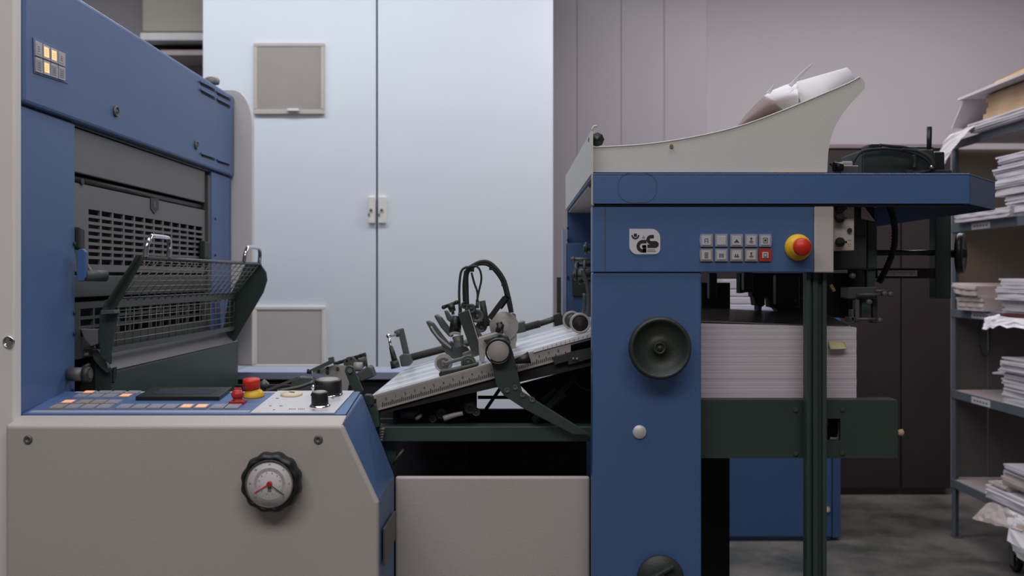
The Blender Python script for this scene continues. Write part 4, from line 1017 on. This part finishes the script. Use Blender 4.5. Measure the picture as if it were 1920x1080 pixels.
# black separator head hanging inside, in front of the bright paper behind
m = MB(); m.pp([(1316, 512), (1388, 512), (1388, 550), (1410, 547), (1411, 557), (1414, 558), (1416, 573), (1422, 573), (1422, 582), (1428, 582), (1428, 576), (1434, 572), (1434, 558), (1442, 556), (1444, 576), (1454, 578), (1464, 589), (1505, 592), (1612, 598), (1612, 512)], 2.78, .05)
m.build('separator_head', 'void', fd)
MB().pp([(1316, 530), (1369, 530), (1369, 590), (1316, 592)], 2.79, .05).build('separator_head', 'void', fd)
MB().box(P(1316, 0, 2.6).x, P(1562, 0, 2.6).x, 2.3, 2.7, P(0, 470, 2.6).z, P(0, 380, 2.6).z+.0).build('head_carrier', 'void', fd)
for a, b, c_, d in ((1330, 1345, 512, 560), (1395, 1412, 510, 545), (1455, 1500, 515, 572)): MB().pbox(a, b, c_, d, 2.45, .03).build('separator_block', 'blackgreen', fd, bevel=.003)
for x, y in ((1488, 562), (1500, 558), (1495, 575)): MB().cyl(P(x, y, 2.44), P(x+5, y, 2.44), .003, n=8).build('separator_pin', 'castgrey', fd)
# rear right frame: upright, shaft, scale, far handwheel
MB().pbox(1754, 1784, 386, 560, 2.5, .04).build('rear_upright', 'green', fd, bevel=.003)
MB().cyl(P(1640, 474, 2.52), P(1755, 474, 2.52), .007, n=14).build('rear_shaft', 'green', fd)
m = MB(); m.pbox(1646, 1720, 507, 518, 2.5, .004); m.m(1)
for i in range(18): m.pbox(1660+i*3.2, 1660.8+i*3.2, 509, 513 if i % 5 else 516, 2.4996, .0004)
m.build('rear_scale', ['paperg', 'ink'], fd)
MB().pbox(1640, 1755, 503, 522, 2.506, .02).build('rear_bar', 'board', fd)
hwc = P(1806, 475, 2.5)
m = MB(); ax = Vector((.86, -.51, 0)).normalized()*1
m.lathe([(.010, -.025), (.012, .0), (.038, .004), (.048, -.006), (.0505, 0), (.0495, .010), (.044, .012), (.036, .008), (.012, .010), (.010, .018), (0, .018)], P(1799, 475, 2.52), ax, 44)
m.build('rear_handwheel', 'black', fd, label='black handwheel at the rear right')
MB().cyl(P(1785, 475, 2.53), P(1797, 475, 2.53), .010, n=16).build('rear_hub', 'green', fd)

# control box and cables on the hood
mo = thing('motor_unit', P(1680, 325, 2.5), 'dark grey box with black cables and upright lever on the feeder hood', 'motor')
z0_ = zh1+.001
def hb(a, b, ytop, D, dep, mt, name, bev=.004, ybot=None):
    p_, q_ = P(a, ytop, D), P(b, ytop, D)
    zb2 = z0_ if ybot is None else P(0, ybot, D).z
    return MB().box(p_.x, q_.x, D, D+dep, zb2, p_.z).build(name, mt, mo, bevel=bev)
hb(1617, 1752, 280, 2.42, .16, 'blackgreen', 'case')
hb(1630, 1655, 269, 2.43, .06, 'black', 'cable_gland', ybot=279)
hb(1690, 1752, 274, 2.5, .1, 'green', 'rear_case', ybot=290)
hb(1750, 1772, 284, 2.45, .1, 'black', 'lever_base')
hb(1700, 1786, 318, 2.4, .2, 'void', 'foot_plate')
hb(1576, 1612, 310, 2.3, .05, 'castgrey', 'connector')
hb(1578, 1600, 302, 2.34, .05, 'vent', 'terminal_box')
MB().cyl(P(1563, 313, 2.28), P(1580, 313, 2.28), .011, .009, 18).build('plug', 'black', mo)
MB().cyl(P(1742, 286, 2.45), P(1742.5, 238, 2.45), .0055, .0065, 14).build('lever', 'black', mo)
for pts, r in (([(1596, 318), (1602, 300), (1615, 285), (1640, 280), (1680, 280), (1715, 288), (1738, 300), (1748, 314), (1744, 322)], .0035),
               ([(1650, 272), (1670, 274), (1700, 277), (1730, 287), (1748, 300), (1750, 316), (1735, 322), (1712, 325)], .0035),
               ([(1690, 280), (1720, 284), (1742, 296), (1752, 312)], .003),
               ([(1556, 306), (1562, 312), (1570, 316)], .0025), ([(1714, 290), (1716, 305), (1714, 315)], .005)):
    MB().tube([P(x, y, 2.4 if r > .003 else 2.36) for x, y in pts], r, 10, 5).build('cable', 'rubber', mo)
MB().cyl(P(1745, 316, 2.39), P(1748, 310, 2.39), .005, n=10).build('cable_end', 'chrome', mo)

# ---------------------------------------------------------------- paper pile on the feeder
pp_ = thing('paper_pile', (P(1450, 0, 2.1).x, 2.4, P(0, 752, 2.1).z), 'tall pile of white printing sheets in the feeder', 'paper pile')
xl_, xr_ = P(1330, 0, 2.1).x-.08, P(1606, 0, 2.1).x
zbot, ztop = P(0, 752, 2.1).z, P(0, 614, 2.1).z
cuts = [0, .1, .21, .30, .42, .52, .64, .73, .83, .925, 1.0]
for i, (a, b) in enumerate(zip(cuts, cuts[1:])):
    j = random.uniform(-.0006, .0006); z0, z1 = zbot+(ztop-zbot)*a+.0002, zbot+(ztop-zbot)*b-.0001
    sl = .003 if i > 7 else 0
    m = MB(); m.hexa([(xl_+j, 2.1+j, z0), (xr_+j, 2.1+j, z0), (xr_+j, 2.1+j, z1-0), (xl_+j, 2.1+j, z1+0)], [(xl_+j, 2.74, z0), (xr_+.13+j, 2.74, z0), (xr_+.13+j, 2.74, z1), (xl_+j, 2.74, z1)])
    m.build('ream', 'pile', pp_)
# top sheets: gently domed, glossy dark print
M['topsheet'] = material('glossy_dark_print', rgb(118, 114, 114), .2, var=.25, scale=4)
m = MB(); nx, ny = 12, 10; V = []
for j in range(ny+1):
    row = []
    for i in range(nx+1):
        u, v_ = i/nx, j/ny; x = xl_+(xr_+.13*v_-xl_-.008)*u; y = 2.101+.63*v_
        z = ztop+.0008+.0105*(1-u)**1.2*(1-v_*.6)+.002*math.sin(5*u)+.018*v_*(1-.5*u)
        row.append(m.v((x, y, z)))
    V.append(row)
for A, B in zip(V, V[1:]):
    for i in range(nx): m.f([A[i], A[i+1], B[i+1], B[i]], True)
o = m.build('top_sheet', 'topsheet', pp_, label='dark glossy printed top sheet'); sd = o.modifiers.new('t', 'SOLIDIFY'); sd.thickness = .0012; sd.offset = 1
m = MB(); m.hexa([(xl_, 2.1, ztop), (xr_-.008, 2.1, ztop), (xr_-.008, 2.1, ztop+.0006), (xl_, 2.1, ztop+.0105)], [(xl_, 2.7, ztop), (xr_+.1, 2.7, ztop), (xr_+.1, 2.7, ztop+.0006), (xl_, 2.7, ztop+.004)])
m.build('loose_sheets', 'pile', pp_)
tgo = sheet('pile_tag', [[P(1553, 639, 2.098), P(1570, 641, 2.096), P(1583, 643, 2.098)], [P(1554, 646, 2.088), P(1572, 648, 2.084), P(1586, 649, 2.09)], [P(1557, 655, 2.082), P(1573, 655, 2.078), P(1589, 654, 2.084)]], 'tag', 'yellowed paper tag sticking out of the front of the pile', 'tag')

# ---------------------------------------------------------------- blue cabinet and paper behind the feeder
bc = thing('blue_cabinet', P(1473, 1016, 4.46), 'low blue cabinet on the floor behind the feeder', 'cabinet')
bx0, bx1 = P(1355, 0, 4.46).x, P(1561, 0, 4.46).x
MB().box(bx0, bx1, 4.48, 4.95, .0, .995).build('body', 'bluecab', bc, bevel=.004)
MB().box(bx0+.004, bx1-.003, 4.462, 4.479, .02, .985).build('door', 'bluecab', bc, bevel=.003)
MB().box(bx1+.002, P(1578, 0, 4.46).x, 4.47, 4.9, .012, .99).build('side_panel', 'bluecab', bc, bevel=.004)
MB().cyl(P(1551, 955, 4.462), P(1551, 955, 4.445), .012, n=14).build('door_knob', 'card', bc)
for i, (a, b, y0, y1, mt) in enumerate(((1352, 1456, 571, 582, 'pilefoot'), (1354, 1452, 557, 570, 'pilefoot'), (1352, 1450, 543, 556, 'pilefoot'), (1356, 1448, 524, 542, 'paperg'))):
    p_, q_ = P(a, y0, 4.5), P(b, y1, 4.5)
    o = MB().box(p_.x, q_.x, 4.5, 4.8, q_.z+.0015, p_.z).build('paper_bundle', mt, bevel=.002)
    tag(o, ('bottom', 'second', 'third', 'topmost')[i]+' bundle of white paper on the low blue cabinet, seen through the feeder', 'paper')

# ---------------------------------------------------------------- shelf unit on the right
SX = 1.93
su = thing('shelf_unit', (SX, 4.5, 0), 'grey-blue steel shelf unit full of paper at the right edge', 'shelf')
SX2 = SX+.46; SY0, SY1 = 2.9, 4.55
for (x, y) in ((SX, SY1-.0), (SX, SY0), (SX2-.03, SY1), (SX2-.03, SY0)):
    m = MB(); m.box(x, x+.03, y-.004, y, 0, H+.594).box(x, x+.004, y-.034, y-.004, 0, H+.594); m.build('post', 'shelf', su)
    MB().box(x-.004, x+.034, y-.038, y+.004, 0, .006).build('foot', 'castgrey', su)
shz = [.60, .234, -.14, -.498, -.893]
for z in shz:
    s_ = MB().box(SX+.002, SX2, SY0+.005, SY1-.006, H+z-.006, H+z).build('shelf_board', 'shelftop', su)
    MB().box(SX-.004, SX+.0015, SY0, SY1-.002, H+z-.036, H+z+.0).build('shelf_edge', 'shelf', su, bevel=.0015)
    if z in (.234, -.14, -.498):
        m = MB(); ya, yb_ = 4.17, 4.34
        m.box(SX-.0055, SX-.0041, ya, yb_, H+z-.033, H+z-.006); m.m(1)
        for k in range(5):
            yy = ya+.02+k*.028; m.box(SX-.0062, SX-.0056, yy, yy+.018, H+z-.024, H+z-.016)
        m.build('shelf_label', ['paperg', 'inkl'], su)
MB().box(SX+.005, SX2, SY1+.003, SY1+.012, H-.14, H+.57).build('end_panel', 'endb', su, label='beige upper end panel')
MB().box(SX+.005, P(1853, 0, 4.55).x, SY1+.003, SY1+.012, .262, H-.1405).build('end_panel', 'endg', su, label='grey lower end panel')
MB().box(P(1853, 0, 4.55).x+.004, SX2, SY1-.001, SY1+.010, .262, H-.1405).build('end_panel', 'endg', su, label='grey lower end panel')
MB().tube([P(1838, 600, 4.5), P(1836, 640, 4.5), P(1842, 664, 4.5), P(1848, 668, 4.5), P(1855, 655, 4.5), P(1856, 605, 4.5)], .004, 8, 5).build('cable_loop', 'blackgreen', su)
MB().box(SX+.02, SX+.05, 3.2, 4.2, .27-.03, .27).build('foot_rail', 'vent', su)
cs = thing('caster', P(1903, 1020, 4.0), 'small dark caster wheel under the bottom shelf at the right edge', 'caster')
MB().lathe([(.03, -.012), (.034, -.008), (.034, .008), (.03, .012)], (P(1905, 0, 4.0).x, 4.0, .0345), XP, 28).build('wheel', 'black', cs)
MB().lathe([(.012, -.014), (.012, .014)], (P(1905, 0, 4.0).x, 4.0, .0345), XP, 16).build('axle', 'chrome', cs)
m = MB(); m.box(P(1905, 0, 4).x-.02, P(1905, 0, 4).x-.016, 3.98, 4.02, .03, .09).box(P(1905, 0, 4).x+.016, P(1905, 0, 4).x+.02, 3.98, 4.02, .03, .09).box(P(1905, 0, 4).x-.02, P(1905, 0, 4).x+.02, 3.98, 4.02, .09, .095); m.build('fork', 'castgrey', cs)

def crumple(name, rows, mt, label, k=5, amp=.005):
    nr, nc = len(rows), len(rows[0]); G = []
    for a in range((nr-1)*k+1):
        i = min(a//k, nr-2); t = a/k-i; row = []
        for b in range((nc-1)*k+1):
            j = min(b//k, nc-2); u = b/k-j
            p = (rows[i][j]*(1-u)+rows[i][j+1]*u)*(1-t)+(rows[i+1][j]*(1-u)+rows[i+1][j+1]*u)*t
            row.append(p+Vector((random.uniform(-amp, amp)*.8-(.004 if a else 0), random.uniform(-amp, amp), random.uniform(-amp, amp)*(.3 if a == 0 else 1)+(.004 if a < k else 0))))
        G.append(row)
    m = MB(); V = [[m.v(p) for p in r_] for r_ in G]
    for A, B in zip(V, V[1:]):
        for i in range(len(A)-1): m.f([A[i], A[i+1], B[i+1], B[i]])
    o = m.build(name, mt); sd = o.modifiers.new('thick', 'SOLIDIFY'); sd.thickness = .001
    return tag(o, label, 'paper')
def bundle(px, z0, z1, y_near, mt, label, over=.012, skew=0, droop=0, n=None, depth=.3, cat='paper', name='paper_bundle', inset=None):
    """a bundle lying on a shelf: its far end shows at pixel px, it runs toward the camera"""
    X = SX-over; yf_ = X*FPX/(px-CX); n = n or max(2, int((z1-z0)/.007)); m = MB()
    for i in range(n):
        a = H+z0+(z1-z0)*i/n; b = H+z0+(z1-z0)*(i+1)/n-.0006
        j = random.uniform(-.007, .007); k = random.uniform(-.02, .012)
        seg = 6; rows = []
        for s_ in range(seg+1):
            y = yf_+k+(y_near-yf_-k)*s_/seg; dz = -droop*(1-s_/seg)**3 if droop else 0
            x = X+j+skew*s_/seg+.003*math.sin(3*s_+i)
            rows.append([Vector((x, y, a+dz)), Vector((x+depth, y, a+dz)), Vector((x+depth, y, b+dz)), Vector((x, y, b+dz))])
        VV = [[m.v(p) for p in r] for r in rows]
        m.f(VV[0][::-1]); m.f(VV[-1])
        for A, B in zip(VV, VV[1:]):
            for q_ in range(4): m.f([A[q_], A[(q_+1) % 4], B[(q_+1) % 4], B[q_]])
    return tag(m.build(name, mt), label, cat, 'paper bundles on the shelf unit' if cat == 'paper' else None)
E = .0012
# shelf 2 (second from top)
bundle(1790, .234+E, .275, 3.95, 'paperg', 'low bundle of grey-white papers at the far end of the second shelf', .03)
bundle(1884, .234+E, .32, 3.2, 'pilefoot', 'bottom block of white paper at the frame edge on the second shelf', .01, depth=.36)
bundle(1862, .3215, .375, 3.2, 'paperg', 'grey-white paper bundle above the bottom block on the second shelf', .02)
bundle(1864, .3765, .43, 3.2, 'pilefoot', 'second highest white paper bundle of the tall second-shelf stack', .02)
bundle(1872, .4315, .475, 3.2, 'pilefoot', 'topmost white bundle of the tall second-shelf stack', .025)
# shelf 3
bundle(1795, -.14+E, -.085, 3.62+.55, 'paperw', 'wide flat bundle of warm white paper at the far end of the middle shelf', .03)
bundle(1787, -.0835, -.035, 4.2, 'paperw', 'curled pinkish papers on top of the wide bundle on the middle shelf', .045, droop=-.012)
bundle(1878, -.14+E, -.09, 3.2, 'paperg', 'lowest grey bundle at the frame edge on the middle shelf', .02)
bundle(1868, -.0885, -.045, 3.2, 'pilefoot', 'white bundle in the middle of the frame-edge stack on the middle shelf', .03)
bundle(1874, -.0435, -.004, 3.2, 'pilefoot', 'topmost white bundle of the frame-edge stack on the middle shelf', .03)
o = MB().box(SX-.035, SX-.022, 3.2, 4.02, H-.152, H-.143).build('book', 'darkband'); tag(o, 'thin dark red folder edge poking out of the middle shelf at the frame edge', 'folder')
crumple('draped_paper', [[Vector((SX+.05, 3.3, H-.139)), Vector((SX+.05, 3.7, H-.139)), Vector((SX+.05, 4.0, H-.139)), Vector((SX+.05, 4.12, H-.139))],
                       [Vector((SX-.03, 3.3, H-.155)), Vector((SX-.035, 3.7, H-.158)), Vector((SX-.03, 4.02, H-.155)), Vector((SX-.03, 4.16, H-.165))],
                       [Vector((SX-.045, 3.3, H-.19)), Vector((SX-.05, 3.7, H-.195)), Vector((SX-.05, 3.98, H-.19)), Vector((SX-.05, 4.13, H-.21))]], 'paper', 'white paper draped over the front edge of the middle shelf')
# shelf 4
bundle(1879, -.498+E, -.40, 3.2, 'pilefoot', 'bottom block of stacked white paper on the fourth shelf', .0)
bundle(1880, -.3985, -.372, 3.2, 'paperg', 'thin grey paper layer above the bottom block on the fourth shelf', .0)
bundle(1870, -.3705, -.342, 3.2, 'pilefoot', 'white bundle second from the top on the fourth shelf', .02)
bundle(1878, -.3405, -.312, 3.2, 'pilefoot', 'topmost white bundle on the fourth shelf', .02)
m = MB(); m.hexa([Vector((SX+.0, 4.16, H-.392)), Vector((SX+.1, 4.22, H-.386)), Vector((SX+.1, 4.22, H-.380)), Vector((SX+.0, 4.16, H-.386))], [Vector((SX+.02, 3.9, H-.378)), Vector((SX+.2, 3.9, H-.378)), Vector((SX+.2, 3.9, H-.372)), Vector((SX+.02, 3.9, H-.372))])
m.build('x', 'paperg'); o = bpy.data.objects['x']; o.name = 'loose_sheaf'; tag(o, 'thin sheaf of grey paper jutting out left of the fourth-shelf bundles', 'paper')
# shelf 5
bundle(1849, -.893+E, -.84, 3.3, 'pilefoot', 'white bundle lying lowest on the bottom shelf', .03)
bundle(1856, -.8385, -.815, 4.0, 'paperw', 'small pinkish bundle on the bottom shelf', .02)
bundle(1876, -.8135+E, -.765, 3.2, 'paperw', 'warm white bundle second from the top on the bottom shelf', .02)
bundle(1884, -.7625, -.73, 3.2, 'paperg', 'topmost grey bundle on the bottom shelf', .02)
crumple('hanging_sheet', [[Vector((SX+.06, 4.12, H-.889)), Vector((SX+.06, 3.95, H-.888)), Vector((SX+.06, 3.7, H-.888))],
                        [Vector((SX-.035, 4.13, H-.91)), Vector((SX-.03, 3.97, H-.895)), Vector((SX-.03, 3.75, H-.90))],
                        [Vector((SX-.07, 4.17, H-.985)), Vector((SX-.07, 4.02, H-.965)), Vector((SX-.06, 3.8, H-.94))]], 'paperw', 'large creased sheet hanging over the front of the bottom shelf')
crumple('hanging_corner', [[Vector((SX-.034, 3.95, H-.90)), Vector((SX-.034, 3.6, H-.90))], [Vector((SX-.075, 3.86, H-.99)), Vector((SX-.07, 3.6, H-1.0))], [Vector((SX-.06, 3.82, H-1.04)), Vector((SX-.06, 3.6, H-1.06))]], 'paper', 'white paper corner hanging below the creased sheet at the frame edge')
# top shelf
bundle(1815, .60+E, .64, 3.2, 'paperg', 'crumpled white papers lying on the top shelf', .04, skew=.01)
crumple('drooping_sheet', [[Vector((SX+.02, 4.16, H+.644)), Vector((SX+.02, 4.42, H+.644))], [Vector((SX-.05, 4.22, H+.62)), Vector((SX-.04, 4.5, H+.61))], [Vector((SX-.08, 4.33, H+.55)), Vector((SX-.07, 4.54, H+.53))], [Vector((SX-.09, 4.42, H+.48)), Vector((SX-.09, 4.57, H+.46))]], 'paperg', 'white paper strip drooping off the far end of the top shelf')
m = MB(); y0, y1 = 3.3, 4.36
m.hexa([Vector((SX-.05, y1+.08, H+.645)), Vector((SX+.25, y1+.08, H+.645)), Vector((SX+.25, y1-.02, H+.75)), Vector((SX-.04, y1-.02, H+.75))], [Vector((SX-.05, y1+.07, H+.645)), Vector((SX+.25, y1+.07, H+.645)), Vector((SX+.25, y1-.03, H+.75)), Vector((SX-.04, y1-.03, H+.75))])
m.hexa([Vector((SX-.055, y0, H+.752)), Vector((SX-.055, y1, H+.752)), Vector((SX+.25, y1, H+.752)), Vector((SX+.25, y0, H+.752))], [Vector((SX-.055, y0, H+.766)), Vector((SX-.055, y1, H+.762)), Vector((SX+.25, y1, H+.762)), Vector((SX+.25, y0, H+.766))])
tag(m.build('open_box', 'paperg'), 'open grey-white folder box lying on the top shelf papers', 'box')
bundle(1846, .6425, .745, 3.3, 'card', 'brown cardboard packets inside the open box on the top shelf', .01, cat='cardboard', name='cardboard_packet', n=4)
m = MB(); m.hexa([Vector((SX-.03, 3.3, H+.768)), Vector((SX-.02, 4.2, H+.764)), Vector((SX+.2, 4.25, H+.765)), Vector((SX+.2, 3.3, H+.768))], [Vector((SX-.03, 3.3, H+.80)), Vector((SX-.01, 4.1, H+.785)), Vector((SX+.2, 4.1, H+.785)), Vector((SX+.2, 3.3, H+.80))])
tag(m.build('golden_packet', 'gold'), 'golden brown cardboard lying topmost on the shelf unit', 'cardboard')
